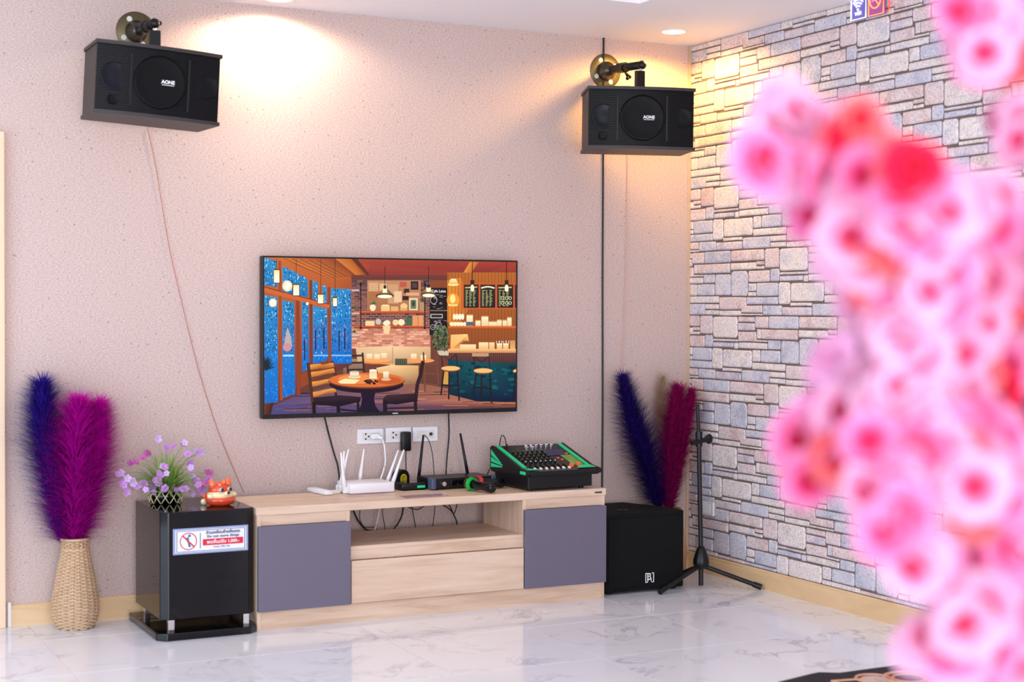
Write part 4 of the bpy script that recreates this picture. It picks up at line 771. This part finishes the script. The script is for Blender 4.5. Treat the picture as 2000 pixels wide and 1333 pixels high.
def share(nm, bm_, mt, spots):
    o0 = bm_.build(nm, mt, mxr, 30, local=True); M0 = axM((0, 0, 0), nrm)
    for i, (x, y) in enumerate(spots):
        o = o0 if i == 0 else bpy.data.objects.new(nm, o0.data)
        if i: C.objects.link(o); o.parent = mxr
        o.matrix_basis = axM((x, y, zt_(y)-.0045), nrm)
kp = [(.0062, 0), (.0055, .011), (.0005, .0115)]
share('knob', MB().lathe(kp, 12, cap=False), 'black_satin', [(.045+c*.025, .095+r*.03) for c in range(7) for r in range(5)])
share('knob_cap', MB().lathe([(.0032, .011), (.003, .0135), (.0005, .0135)], 10, cap=False), 'fox_white', [(.045+c*.025, .095) for c in range(7)])
share('knob_cap', MB().lathe([(.0026, .0115), (.0024, .013), (.0005, .013)], 8, cap=False), 'leaf_green', [(.045+c*.025, .095+r*.03) for c in range(7) for r in (1, 2, 3, 4)])
share('fader_cap', MB().box((-.005, -.008, 0), (.005, .008, .012), .002), 'fox_white', [(.05+c*.029, .02) for c in range(7)])
share('fader_slot', MB().box((-.0015, -.018, 0), (.0015, .03, .006)), 'cable_black', [(.05+c*.029, .045) for c in range(7)])
share('main_knob', MB().lathe([(.013, 0), (.012, .013), (.0005, .014)], 18, cap=False), 'orange_cap', [(W_-.10, .045), (W_-.06, .055)])
share('jack', MB().lathe([(.009, 0), (.008, .009), (.005, .009), (.004, .004), (.0005, .004)], 14, cap=False), 'chrome', [(.15+c*.027, .285) for c in range(6)]+[(.145+c*.03, .265) for c in range(2)])
share('display_button', MB().box((-.006, -.004, 0), (.006, .004, .006), .001), 'orange_cap', [(W_-.045, .185), (W_-.105, .12), (W_-.115, .14)])

# ------------------------------------------------------------------ wicker vase and plumes at the left
vc = Vector((-3.03, -.135, 0))
va_ = empty('wicker_vase', vc, 0, 'tall woven wicker vase holding the violet and magenta plumes', 'vase')
VP = [(.066, 0), (.083, .03), (.090, .07), (.088, .12), (.077, .18), (.064, .25), (.053, .31), (.048, .335), (.055, .36)]
def vr(z):
    for (r0, z0_), (r1, z1_) in zip(VP, VP[1:]):
        if z <= z1_: return r0+(r1-r0)*(z-z0_)/(z1_-z0_)
    return VP[-1][0]
MB().lathe([(r-.006, z) for r, z in VP], 32, Matrix.Translation(vc)).build('inner_wall', 'wicker_dark', va_, 'all')
wv_ = MB(); rows = 52; NS = 20
for k in range(rows):
    z = .004+k*(.352/rows); r = vr(z); pts = [vc+Vector(((r+.0035*math.cos(NS/2*a+math.pi*k))*math.cos(a), (r+.0035*math.cos(NS/2*a+math.pi*k))*math.sin(a), z)) for a in [2*math.pi*j/60 for j in range(61)]]
    wv_.tube(pts, .0034, 5, cap=False)
tag(wv_.build('weave', 'wicker', va_, 'all'), kind='stuff')
for k in range(NS): a = 2*math.pi*k/NS; MB().tube([vc+Vector(((vr(z)+.0005)*math.cos(a), (vr(z)+.0005)*math.sin(a), z)) for z in [.003+.0354*j for j in range(11)]], .0042, 6).build('stake', 'wicker_dark', va_, 'all')
MB().tube([vc+Vector((.056*math.cos(a), .056*math.sin(a), .36)) for a in [2*math.pi*j/36 for j in range(37)]], .006, 6, cap=False).build('rim', 'wicker', va_, 'all'); MB().tube([vc+Vector((.052*math.cos(a), .052*math.sin(a), .318)) for a in [2*math.pi*j/36 for j in range(37)]], .004, 6, cap=False).build('neck_band', 'wicker', va_, 'all')
def plume(base, pts, width, mt, n, label, seed, droop=.5, group='dyed pampas plumes', wid=.0017, lim=None):
    rn = random.Random(seed); c = crv(pts, 10); k = len(c)
    r = empty('plume', base, 0, label, 'plume', group)
    MB().tube([Vector(base)]+c[:-2], .003, 6, r2=.0012).build('stem', mt, r, 'all')
    vs, fs = [], []
    for i in range(n):
        t = rn.random()**.9*.96; q = t*(k-1); j = int(q); p = c[j].lerp(c[min(j+1, k-1)], q-j); tg = (c[min(j+1, k-1)]-c[max(j-1, 0)]).normalized()
        a = rn.uniform(0, 6.283); s1 = tg.cross(Vector((0, 1, .1))).normalized(); s2 = tg.cross(s1)
        out = s1*math.cos(a)+s2*math.sin(a)*.7
        w_ = width*(.30+.80*math.sin(math.pi*min(1, (t*.80+.17)))**.8)*rn.uniform(.4, 1.25); l = w_*1.6
        up = rn.uniform(.25, 1.15); d = (out*.85+tg*up).normalized(); pos = p.copy(); sd = tg.cross(d).normalized()
        if sd.length < .1: continue
        nb = len(vs); S = 4
        for s_ in range(S):
            ww = wid*(1-s_/S)*rn.uniform(.8, 1.2); vs += [pos-sd*ww, pos+sd*ww]
            d = (d+out*.16*droop+Vector((rn.uniform(-.18, .18), rn.uniform(-.18, .18), -.28*droop+rn.uniform(-.12, .12)))).normalized(); pos = pos+d*(l/S)
        vs.append(pos)
        for s_ in range(S-1): fs.append((nb+2*s_, nb+2*s_+1, nb+2*s_+3, nb+2*s_+2))
        fs.append((nb+2*S-2, nb+2*S-1, nb+2*S))
    if lim: vs = [Vector((min(v.x, lim[0]), min(v.y, lim[1]), v.z)) for v in vs]
    M_ = r.matrix_basis.inverted(); me = bpy.data.meshes.new('plume_barbs'); me.from_pydata([M_@v for v in vs], [], fs); me.materials.append(MT[mt])
    o = bpy.data.objects.new('plume_barbs', me); C.objects.link(o); o.parent = r; tag(o, kind='stuff')
vb = (vc.x, vc.y, .34); yv, ym, ym2 = -.10, -.18, -.15
def P2(px, py, y): return U(px, py, 1, y)
plume((vc.x-.015, vc.y+.01, .05), [P2(122, 1062, -.125), P2(100, 930, -.11), P2(85, 830, yv), P2(82, 742, yv)], .10, 'plume_violet', 8500, 'deep violet feathery plume leaning left in the wicker vase', 1, .35, lim=(9, -.012))
plume((vc.x+.005, vc.y-.015, .05), [P2(140, 1062, -.15), P2(146, 960, -.17), P2(150, 860, ym), P2(155, 778, ym)], .115, 'plume_magenta', 9500, 'bright magenta feathery plume in the wicker vase, nearest the violet one', 2, .45, lim=(9, -.012))
plume((vc.x+.015, vc.y, .05), [P2(148, 1062, -.14), P2(176, 950, -.15), P2(190, 860, ym2), P2(197, 782, ym2)], .088, 'plume_magenta', 7500, 'bright magenta feathery plume in the wicker vase, nearest the glossy subwoofer', 3, .3, lim=(9, -.012))

# ------------------------------------------------------------------ vase and plumes behind the stage speaker
v2 = Vector((-.215, -.155, 0))
o = MB().lathe([(.055, 0), (.085, .04), (.09, .12), (.075, .22), (.055, .29), (.062, .33), (.058, .33), (.05, .29), (.068, .22), (.08, .12), (.07, .02)], 36, Matrix.Translation(v2)).build('plume_vase', 'wicker_dark', None, 'all')
origin(o, v2); tag(o, 'brown vase behind the floor loudspeaker holding dark plumes', 'vase')
LR = (-.012, -.012); G2 = 'plumes behind the floor speaker'
plume((v2.x-.01, v2.y-.01, .05), [P2(1287, 996, -.16), P2(1262, 900, -.17), P2(1236, 820, -.17), P2(1214, 728, -.16)], .085, 'plume_purple', 8000, 'dark purple feathery plume leaning left behind the floor loudspeaker', 4, .25, G2, lim=LR)
plume((v2.x+.01, v2.y, .05), [P2(1301, 996, -.15), P2(1306, 900, -.14), P2(1316, 820, -.13), P2(1326, 752, -.12)], .075, 'plume_crimson', 7500, 'crimson feathery plume standing upright behind the floor loudspeaker', 5, .2, G2, lim=LR)
plume((v2.x+.02, v2.y-.01, .05), [P2(1309, 996, -.16), P2(1328, 900, -.17), P2(1342, 820, -.17), P2(1352, 758, -.17)], .055, 'plume_crimson', 5500, 'narrow crimson feathery plume closest to the stone wall', 6, .2, G2, lim=LR)
plume((v2.x, v2.y+.02, .05), [P2(1292, 970, -.11), P2(1290, 880, -.09), P2(1290, 800, -.08), P2(1296, 728, -.07)], .06, 'plume_beige', 2200, 'pale beige wispy plume behind the purple and crimson ones', 7, .2, G2, wid=.0011, lim=LR)

# ------------------------------------------------------------------ flower pot on the subwoofer
TOPZ = .495
fp = U(327, 984, 2, TOPZ); fp.y += .03; FPc = Vector((fp.x, fp.y, TOPZ))
pot = empty('flower_pot', FPc, 0, 'dark bowl with white lattice, full of grassy leaves and small lilac flowers', 'flower pot')
MB().lathe([(.045, 0), (.062, .008), (.066, .03), (.064, .05), (.058, .05), (.056, .02)], 28, Matrix.Translation(FPc)).build('bowl', 'black_gloss', pot, 'all')
for k in range(12):
    a = 2*math.pi*k/12; da = 2*math.pi/12
    for s_ in (-1, 1): MB().tube([FPc+Vector(((.064+.004*math.sin(z/.055*3))*math.cos(a+s_*da*z/.055), (.064+.004*math.sin(z/.055*3))*math.sin(a+s_*da*z/.055), z)) for z in (.003, .02, .038, .055)], .0016, 5).build('lattice_wire', 'fox_cream', pot, 'all')
rn = random.Random(11); lv = MB(); lv2 = MB()
for k in range(240):
    a = rn.uniform(0, 6.283); el = rn.uniform(.12, 1.45); l = rn.uniform(.10, .165); p = FPc+Vector((rn.uniform(-.025, .025), rn.uniform(-.025, .025), .045)); d = Vector((math.cos(a)*math.cos(el), math.sin(a)*math.cos(el), math.sin(el))); sd = Vector((-math.sin(a), math.cos(a), 0)); vs = []
    for s_ in range(6):
        ww = .0072*(1-s_/5.2)**.7; vs += [p-sd*ww, p+sd*ww]; d = (d+Vector((0, 0, -.09))).normalized(); p = p+d*(l/5)
    (lv if k % 3 else lv2).add(vs, [(2*i, 2*i+1, 2*i+3, 2*i+2) for i in range(5)])
tag(lv.build('grass_leaves', 'leaf_green', pot), kind='stuff'); tag(lv2.build('grass_leaves', 'leaf_pale', pot), kind='stuff')
FLP = [(308, 858), (325, 873), (338, 873), (360, 866), (367, 888), (387, 885), (396, 883), (290, 886), (279, 895), (264, 902), (255, 905), (322, 912), (325, 925), (312, 930), (302, 938), (310, 944), (300, 950), (318, 950), (248, 935), (243, 948), (238, 945), (257, 940), (268, 952), (288, 960), (301, 962), (322, 957), (345, 958), (355, 956), (335, 962), (374, 917), (378, 932), (384, 940), (388, 948), (410, 925), (408, 935), (402, 945), (375, 965), (391, 962), (397, 955), (236, 925), (247, 962), (282, 945), (262, 945), (372, 905)]
fm = MB()
for k in range(5):
    a = 2*math.pi*k/5; c_, s_ = math.cos(a), math.sin(a)
    fm.add([(0, 0, 0)]+[(r*c_-t*s_, r*s_+t*c_, z) for r, t, z in ((.006, .0055, .002), (.0125, .0055, .005), (.0145, 0, .0045), (.0125, -.0055, .005), (.006, -.0055, .002))], [(0, 1, 2, 3), (0, 3, 4, 5)])
cols = ['lilac', 'lilac_pale', 'mauve']; fmesh = []
for c_ in cols:
    b2 = MB(); b2.bm = fm.bm.copy(); b2.ball((0, 0, .002), .003, n=4); o = b2.build('blossom', c_, None); fmesh.append(o.data); bpy.data.objects.remove(o)
stm = MB()
for i, (px, py) in enumerate(FLP):
    far = py < 900 and (px < 300 or px > 330); yy = FPc.y+rn.uniform(-.085, .0) if py > 905 else FPc.y+rn.uniform(-.03, .06)
    P = U(px, py, 1, yy)
    if P.z < TOPZ+.012: P.z = TOPZ+.012
    for q in range(2 if i % 2 else 1):
        o = bpy.data.objects.new('blossom', fmesh[2 if (py < 910 and px < 295) or (px > 395 and i % 2) else (1 if (i+q) % 3 == 0 else 0)]); C.objects.link(o); o.parent = pot
        pp = P+Vector((rn.uniform(-.012, .012), rn.uniform(-.01, .01), rn.uniform(-.01, .01)))*q; dd = (CAM-pp).normalized()+Vector((rn.uniform(-.7, .7), rn.uniform(-.5, .3), rn.uniform(-.3, .8))); o.matrix_basis = Matrix.Translation(-FPc)@axM(pp, dd)@Matrix.Rotation(rn.uniform(0, 6), 4, 'Z')@Matrix.Scale(rn.uniform(.9, 1.25), 4)
    m0 = FPc+Vector((0, 0, .05)); stm.tube(crv([m0, m0.lerp(P, .5)+Vector((0, 0, .035)), P], 4), .0011, 4)
stm.build('flower_stems', 'leaf_green', pot)

# ------------------------------------------------------------------ fox figurine and charm
fxp = U(435, 989, 2, TOPZ); fxp.y += .035; F = Vector((fxp.x, fxp.y, TOPZ))
fox = empty('fox_figurine', F, 0, 'red and cream ceramic fox head figurine in a red dish', 'figurine')
TF = Matrix.Translation(F)@Matrix.Rotation(.35, 4, 'Z')
def fpart(b_, n, mt, sm='all'): b_.build(n, mt, fox, sm, M=TF)
fpart(MB().lathe([(.035, 0), (.055, .008), (.062, .022), (.06, .032), (.0005, .034)], 32, cap=False), 'dish', 'fox_red')
fpart(MB().ball((0, 0, .042), .05, (1.16, .95, .44)), 'cheek_ruff', 'fox_cream'); fpart(MB().ball((0, .004, .062), .045, (1.05, .9, .72)), 'head', 'fox_red')
for s_ in (-1, 1):
    fpart(MB().lathe([(.018, 0), (.014, .018), (.002, .038)], 12, Matrix.Translation((s_*.034, .002, .076))@Matrix.Rotation(s_*.28, 4, 'Y')), 'ear', 'fox_orange'); fpart(MB().ball((s_*.020, -.035, .066), .011, (1.1, .5, .8)), 'eye_patch', 'rug_silver'); fpart(MB().ball((s_*.020, -.043, .066), .006, (1, .5, 1.4)), 'eye', 'fox_dark')
    fpart(MB().ball((s_*.055, -.012, .040), .016, (1, .8, .7)), 'cheek_tuft', 'fox_cream')
fpart(MB().ball((0, -.046, .050), .011, (1.3, .9, .9)), 'muzzle', 'fox_cream'); fpart(MB().ball((0, -.056, .054), .006, (1.2, .8, .9)), 'nose', 'fox_dark'); fpart(MB().ball((0, -.02, .094), .012, (.7, 1, .9)), 'forelock', 'fox_orange')
ch = U(401, 988, 2, TOPZ); ch.y += .02; Cc = Vector((ch.x, ch.y, TOPZ))
charm = empty('small_ornament', Cc, 0, 'tiny cream and red figurine beside the fox', 'figurine')
MB().ball(Cc+Vector((0, 0, .013)), .014, (1, .9, .93)).build('body', 'fox_cream', charm, 'all'); MB().ball(Cc+Vector((.003, 0, .035)), .012, (.9, .8, 1)).build('head', 'fox_red', charm, 'all'); MB().ball(Cc+Vector((-.006, -.011, .014)), .005).build('paw', 'fox_white', charm, 'all')

# ------------------------------------------------------------------ cables
def W(px, py, y=-.006): return U(px, py, 1, y)
cable('speaker_wire', [W(288, 250), W(305, 330), W(330, 480), W(362, 620), W(390, 730), W(425, 840), W(462, 930), W(476, 962)], .0015, 'cable_red', 'thin reddish wire running down the wall from the left speaker')
cable('television_cable', [(U(634, 815, 1, -.05)), W(640, 840, -.03), W(652, 885, -.03), W(660, 912, -.04), W(664, 950, -.05), W(668, 985, -.05), W(670, 1060, -.05), W(670, 1120, -.05)], .0042, 'cable_black', 'black cable falling from the television to behind the white router')
cable('television_cable', [U(876, 808, 1, -.05), W(877, 850, -.03), W(873, 895, -.03), W(871, 930, -.05), W(872, 950, -.09)], .0035, 'cable_black', 'black cable falling from the television to the receiver')
cable('speaker_cable', [W(1179, 72), W(1179, 170), W(1178, 320), W(1177, 520), W(1177, 750), W(1176, 965), W(1176, 1050)], .0045, 'cable_black', 'black cord running straight down the wall behind the right speaker')
cable('speaker_wire', [W(1226, 300), W(1224, 420), W(1221, 560), W(1214, 720), W(1210, 820), W(1213, 905)], .0020, 'cable_pink', 'thin pale wire hanging beside the purple plume')
cable('receiver_cord', [W(829, 850, -.012), W(838, 862, -.03), W(845, 890, -.04), W(848, 930, -.06), W(849, 952, -.09)], .0018, 'cable_black', 'thin cord dropping from the aerial outlet to the receiver')
cable('mixer_cord', [U(974, 884, 1, -.17), U(979, 853, 1, -.18), U(986, 856, 1, -.19), U(990, 878, 1, -.2)], .0025, 'cable_black', 'short looped cord on the back of the audio mixer')
cable('mixer_cord', [U(966, 908, 1, -.16), U(957, 916, 1, -.15), U(950, 932, 1, -.14)], .0028, 'cable_black', 'cord between the receiver and the audio mixer')
MB_plug = MB().tube([U(990, 868, 1, -.2), U(990, 888, 1, -.2)], [.004, .008], 10).build('audio_plug', 'black_plastic', None, 'all'); tag(MB_plug, 'black plug standing in the back row of the mixer', 'plug')
NC = [0]
def niche(pts, r, m_, lab):
    NC[0] += 1; yc = -.035-.011*(NC[0] % 6)
    q = [W(*p, yc) for p in pts]
    if pts[-1][1] > 1020: q += [Vector((q[-1].x, yc, .2)), Vector((q[-1].x+.01, yc, r+.001))]
    cable('loose_cable', q, r, m_, lab, 'cables behind the open shelf')
niche([(690, 998), (700, 1018), (715, 1035), (735, 1042)], .004, 'cable_black', 'thick black cable at the left of the open shelf')
niche([(703, 995), (703, 1015), (712, 1030), (735, 1034)], .0018, 'cable_black', 'thin black looping cable at the left of the open shelf')
niche([(742, 990), (739, 1010), (736, 1022), (732, 1040)], .0035, 'cable_white', 'white cable hanging behind the open shelf')
niche([(746, 990), (748, 1010), (752, 1036)], .0018, 'cable_black', 'thin black cable right of the white one behind the shelf')
niche([(788, 990), (784, 1010), (776, 1025), (770, 1036)], .0042, 'cable_black', 'thick black cable slanting left behind the shelf')
niche([(804, 988), (808, 1010), (812, 1034)], .002, 'cable_black', 'thin black cable in the middle behind the shelf')
niche([(798, 992), (815, 996), (830, 988)], .0022, 'cable_black', 'short sagging black cable under the cabinet top')
niche([(850, 986), (848, 1008), (845, 1032)], .0018, 'cable_black', 'thin straight black cable right of the middle behind the shelf')
niche([(862, 985), (878, 995), (886, 1006), (893, 1026)], .003, 'cable_black', 'black forked cable at the right behind the shelf')
niche([(876, 984), (882, 996), (886, 1006)], .0025, 'cable_black', 'short middle branch of the forked cables behind the shelf')
niche([(893, 984), (890, 996), (886, 1006)], .0025, 'cable_black', 'short right branch of the forked cables behind the shelf')

# ------------------------------------------------------------------ neon signs on the stone wall
ng = empty('neon_sign', (-.012, -1.36, 2.56), 0, 'glowing wireless and no-smoking signs side by side, high on the stone wall', 'sign')
NX = -.018
def npanel(a0, a1, z0, z1, back, edge, nm):
    MB().box((NX, -a1, z0), (NX+.006, -a0, z1), .001).build(nm, back, ng); b_ = MB(); r = .0035; x = NX-.003
    b_.tube([(x, -a0-r, z1), (x, -a0-r, z0+r), (x, -a1+r, z0+r), (x, -a1+r, z1), (x, -a0-r, z1)], r, 6); b_.build('light_edge', edge, ng, 'all')
npanel(1.25, 1.352, 2.515, 2.68, 'neon_back_blue', 'neon_white', 'panel'); npanel(1.362, 1.462, 2.515, 2.68, 'neon_back_pink', 'neon_orange', 'panel')
for a in (1.26, 1.45): MB().tube([(NX+.004, -a, 2.59), (.003, -a, 2.59)], .004, 6).build('standoff', 'chrome', ng)
wz = 2.558; wa = 1.298
for r in (.016, .029, .042): MB().tube([(NX-.004, -(wa+r*math.sin(t)), wz+r*math.cos(t)) for t in [-.8+.16*k for k in range(11)]], .0036, 6).build('wave_arc', 'neon_white', ng, 'all')
MB().ball((NX-.004, -wa, wz), .0055, n=6).build('wave_dot', 'neon_white', ng, 'all')
MW = Matrix(((0, 0, -1, NX-.003), (-1, 0, 0, -wa), (0, 1, 0, 2.541), (0, 0, 0, 1)))
text_bm('WIFI', .021, MW, .0006, .0006).build('lettering', 'neon_white', ng)
ra_ = 1.408; rz_ = 2.582; MB().tube([(NX-.004, -(ra_+.034*math.cos(t)), rz_+.036*math.sin(t)) for t in [2*math.pi*k/30 for k in range(31)]], .0036, 6, cap=False).build('prohibition_ring', 'neon_orange', ng, 'all')
MB().tube([(NX-.004, -(ra_-.022), rz_+.026), (NX-.004, -(ra_+.022), rz_-.026)], .0032, 6).build('prohibition_bar', 'neon_orange', ng); MB().tube([(NX-.004, -(ra_-.02), rz_-.006), (NX-.004, -(ra_+.016), rz_+.002)], .003, 6).build('cigarette', 'neon_pink', ng)
MB().tube([(NX-.001, -1.492, 2.68), (NX-.001, -1.492, 2.53), (NX-.001, -1.478, 2.518)], .003, 6).build('red_side_reflection', 'red_reflection_glow', ng, 'all'); MB().tube([(NX-.001, -1.492, 2.60), (.003, -1.492, 2.60)], .0025, 6).build('standoff', 'chrome', ng); MB().tube([(NX+.003, -1.458, 2.60), (NX+.003, -1.492, 2.60)], .002, 6).build('standoff', 'chrome', ng)  # glowing red strip and its standoffs stand in for the sign's side reflection

# ------------------------------------------------------------------ rug
RP = [U(1520, 1338, 2, 0), U(1585, 1322, 2, 0), U(1600, 1319, 2, 0), U(1640, 1320, 2, 0), U(1700, 1312, 2, 0), U(1760, 1304, 2, 0), U(1900, 1285, 2, 0)]
pts = [(p.x, p.y) for p in RP]; pts = [(pts[0][0]-.02, -3.6)]+pts+[(-.12, pts[-1][1]), (-.12, -3.6)]
rug = empty('rug', (-.5, -2.7, 0), 0, 'black rug with rose gold ring pattern on the marble floor', 'rug')
MB().prism([(x, y, .0008) for x, y in pts], (0, 0, .009)).build('pile', 'rug_black', rug)
def rring(c, rx, ry, w_, mt, nm, t0=0, t1=6.2832): MB().tube([(c.x+rx*math.cos(t0+(t1-t0)*k/36), c.y+ry*math.sin(t0+(t1-t0)*k/36), .0095) for k in range(37)], w_, 6, cap=False).build(nm, mt, rug, 'all')
c1 = U(1707, 1327, 2, .01); rring(c1, .062, .062, .006, 'rug_gold', 'gold_ring'); MB().lathe([(.0005, .0105), (.045, .0105), (.046, .009)], 28, Matrix.Translation((c1.x, c1.y, 0)), cap=False).build('silver_medallion', 'rug_silver', rug)
c2 = U(1775, 1326, 2, .01); rring(c2, .085, .085, .007, 'rug_gold', 'gold_ring'); rring(c2, .055, .055, .005, 'rug_gold', 'gold_ring')
c3 = U(1625, 1332, 2, .01); a = Vector((c3.x, c3.y, .0095)); MB().tube([a+Vector((.0, -.16, 0)), a+Vector((0, 0, 0)), a+Vector((.16, -.03, 0)), a+Vector((.14, -.10, 0)), a+Vector((0, -.16, 0))], .006, 6).build('gold_triangle', 'rug_gold', rug)

# ------------------------------------------------------------------ blossom tree close to the camera
TB = UD(2420, 1150, 2.05); TB.z = 0
tree = empty('blossom_tree', TB, 0, 'pink artificial cherry blossom tree, blurred in the foreground', 'tree')
MB().lathe([(.10, 0), (.13, .02), (.15, .26), (.14, .28), (.12, .26)], 24, Matrix.Translation(TB)).build('planter', 'plain_paint', tree, 'all')
rn = random.Random(5); tt = TB+Vector((0, 0, .25)); TK = [tt, TB+Vector((-.02, .01, .7)), TB+Vector((.03, 0, 1.2)), TB+Vector((0, .03, 1.75)), TB+Vector((.05, 0, 2.1))]
MB().tube(crv(TK), .035, 10, r2=.018).build('trunk', 'bark', tree, 'all')
# blossom clusters: (px, py, radius px, share of coral/red)
CL = [(1520, 215, 62, .05), (1590, 250, 70, .3), (1480, 300, 52, .0), (1540, 340, 62, .05), (1670, 255, 66, .9), (1625, 345, 66, .35), (1590, 430, 45, .1), (1720, 330, 62, .55), (1780, 360, 60, .5), (1700, 430, 80, .25), (1790, 450, 80, .45), (1870, 400, 60, .05), (1940, 420, 70, .1), (1650, 500, 55, .05), (1730, 540, 80, .15), (1830, 540, 80, .2), (1930, 530, 80, .4), (1990, 600, 60, .45), (1690, 600, 45, 0), (1780, 630, 70, .05), (1870, 640, 80, .15), (1960, 680, 80, .3), (1820, 720, 80, .3), (1900, 770, 80, .6), (1980, 780, 60, .6), (1640, 720, 52, .05), (1700, 750, 62, .05), (1760, 790, 70, .15), (1600, 820, 55, 0), (1560, 870, 45, 0), (1570, 930, 38, 0), (1660, 840, 66, .1), (1730, 880, 66, .1), (1820, 850, 75, .25), (1900, 880, 80, .45), (1980, 880, 60, .7), (1640, 900, 36, .2), (1700, 960, 45, .25), (1770, 950, 45, .3), (1750, 1030, 60, .1), (1790, 1080, 56, .1), (1885, 935, 50, .1), (1950, 980, 75, .3), (1990, 1070, 70, .1), (1950, 1090, 60, .25), (1970, 1180, 80, .1), (1915, 1190, 60, .05), (1865, 1230, 60, .05), (1800, 1270, 50, 0), (1880, 1290, 80, .1), (1960, 1310, 80, .6), (1920, 60, 62, .15), (1890, 20, 40, .05), (1985, 40, 62, .25), (1960, 105, 45, .2), (1915, 110, 30, .05), (1992, 275, 34, .1), (1985, 235, 28, .0), (2040, 450, 70, .2), (2050, 950, 70, .2), (2040, 1250, 70, .2), (2040, 700, 60, .3)]
CL += [(x_, y_, 62, .15) for x_, y_ in ((2110, 60), (2190, 110), (2120, 330), (2210, 380), (2120, 480), (2200, 560), (2130, 640), (2220, 720), (2110, 780), (2190, 860), (2130, 930), (2220, 980), (2130, 1070), (2210, 1120), (2120, 1200), (2220, 1270), (2290, 200), (2300, 450), (2310, 650), (2320, 850), (2320, 1050), (2120, -60), (2220, -120), (2330, -60), (2500, 100), (2520, 320), (2560, 520), (2600, 760), (2480, -160))]
def flower_mesh(seed):
    r = random.Random(seed); b_ = MB()
    for lay, (np_, R0, lift) in enumerate(((6, .034, .35), (5, .025, .85))):
        for k in range(np_):
            a = 2*math.pi*(k+.5*lay)/np_+r.uniform(-.12, .12); c_, s_ = math.cos(a), math.sin(a); Rk = R0*r.uniform(.9, 1.1); vs = []
            for i in range(5):
                t = i/4; rad = .003+Rk*t; wd = Rk*.62*math.sin(math.pi*(.10+.72*t))**.8
                for j in (-1, 0, 1): z = lift*Rk*t**.8*.8-(.25*Rk*t*t if lay == 0 else 0)+abs(j)*.12*Rk*t+r.uniform(-.0015, .0015); vs.append((rad*c_-j*wd*s_, rad*s_+j*wd*c_, z))
            b_.add(vs, [(3*i+j, 3*i+j+1, 3*i+j+4, 3*i+j+3) for i in range(4) for j in range(2)])
    return b_
fl_meshes = {}
for key in ('blossom_pale', 'blossom_pink', 'blossom_coral', 'blossom_red'):
    for s_ in range(2):
        b_ = flower_mesh(s_+hash(len(key)) % 7); nf = len(b_.bm.faces)
        for k in range(5): a = k*1.257; b_.ball((.004*math.cos(a), .004*math.sin(a), .014), .0022, n=3)
        o = b_.build('flower', [key, 'stamen'], None, 'all')
        for i, p in enumerate(o.data.polygons): p.material_index = 0 if i < nf else 1
        fl_meshes[(key, s_)] = o.data; bpy.data.objects.remove(o)
placed = []; FLW = []
NF = 0
for (cx_, cy_, rad, red) in CL:
    D0 = 1.78+.10*math.sin(cx_*.013)+.08*math.cos(cy_*.009)
    n = max(4, int(rad*rad*3.14/3300*1.75))
    ctr = UD(cx_, cy_, D0+.04)
    for i in range(n):
        for tr in range(14):
            a = rn.uniform(0, 6.283); q = math.sqrt(rn.random())*max(rad-26, 8); px, py = cx_+q*math.cos(a), cy_+q*math.sin(a); D = D0+rn.uniform(-.05, .09)
            if all((px-x)**2+(py-y)**2 > (33 if abs(D-d) < .05 else 20)**2 for x, y, d in placed): break
        placed.append((px, py, D)); NF += 1
        P = UD(px, py, D); u_ = rn.random(); red_ = red*.75
        key = ('blossom_red' if u_ < red_*.3 else 'blossom_coral') if u_ < red_ else ('blossom_pink' if rn.random() < .38 else 'blossom_pale')
        d = (CAM-P).normalized()*.55+(P-ctr).normalized()*.9+Vector((rn.uniform(-1, 1), rn.uniform(-.8, .8), rn.uniform(-.8, .9)))
        FLW.append((D+(9 if px > 2010 or py > 1345 else 0), key, i % 2, Matrix.Translation(-TB)@axM(P, d)@Matrix.Rotation(rn.uniform(0, 6), 4, 'Z')@Matrix.Scale(rn.uniform(.72, 1.05), 4)))
FLW.sort(key=lambda q: q[0]); back = {}
for i, (D, key, v, Mx) in enumerate(FLW):      # the 300 nearest are pieces of their own
    if i < 300: o = bpy.data.objects.new('flower', fl_meshes[(key, v)]); C.objects.link(o); o.parent = tree; o.matrix_basis = Mx
    else: back.setdefault(key, []).append((v, Mx))
for key, l in back.items():
    b_ = bmesh.new()
    for v, Mx in l:
        me = fl_meshes[(key, v)].copy(); me.transform(Mx); b_.from_mesh(me); bpy.data.meshes.remove(me)
    me = bpy.data.meshes.new('flower_mass'); b_.to_mesh(me); b_.free(); me.materials.append(MT[key+'_mass']); o = bpy.data.objects.new('flower_mass', me); C.objects.link(o); o.parent = tree; tag(o, kind='stuff')
print('flowers', NF)
# branches run from the trunk through the clusters
BR = [[(2300, 760, 2.05), (2060, 620, 1.95), (1860, 480, 1.9), (1690, 380, 1.88), (1560, 290, 1.86), (1500, 230, 1.84)], [(2320, 900, 2.05), (2080, 900, 1.95), (1880, 850, 1.9), (1720, 800, 1.86), (1590, 860, 1.84)], [(2330, 1050, 2.05), (2100, 1060, 1.95), (1930, 1010, 1.9), (1790, 1040, 1.88)], [(2340, 1250, 2.05), (2120, 1270, 1.95), (1950, 1240, 1.9), (1820, 1250, 1.88)], [(2310, 200, 2.05), (2100, 120, 1.95), (1960, 70, 1.88), (1900, 40, 1.86)], [(2080, 620, 1.95), (1960, 700, 1.92), (1800, 690, 1.9), (1660, 730, 1.86)], [(2310, 420, 2.05), (2100, 340, 1.95), (1980, 280, 1.9)]]
for q in BR:
    c = [UD(*p) for p in q]; b0 = TB.copy(); b0.z = max(.3, min(2.05, c[0].z-.12)); MB().tube(crv(([b0] if q[0][0] > 2200 else [])+c), .007, 7, r2=.002).build('branch', 'bark', tree, 'all')
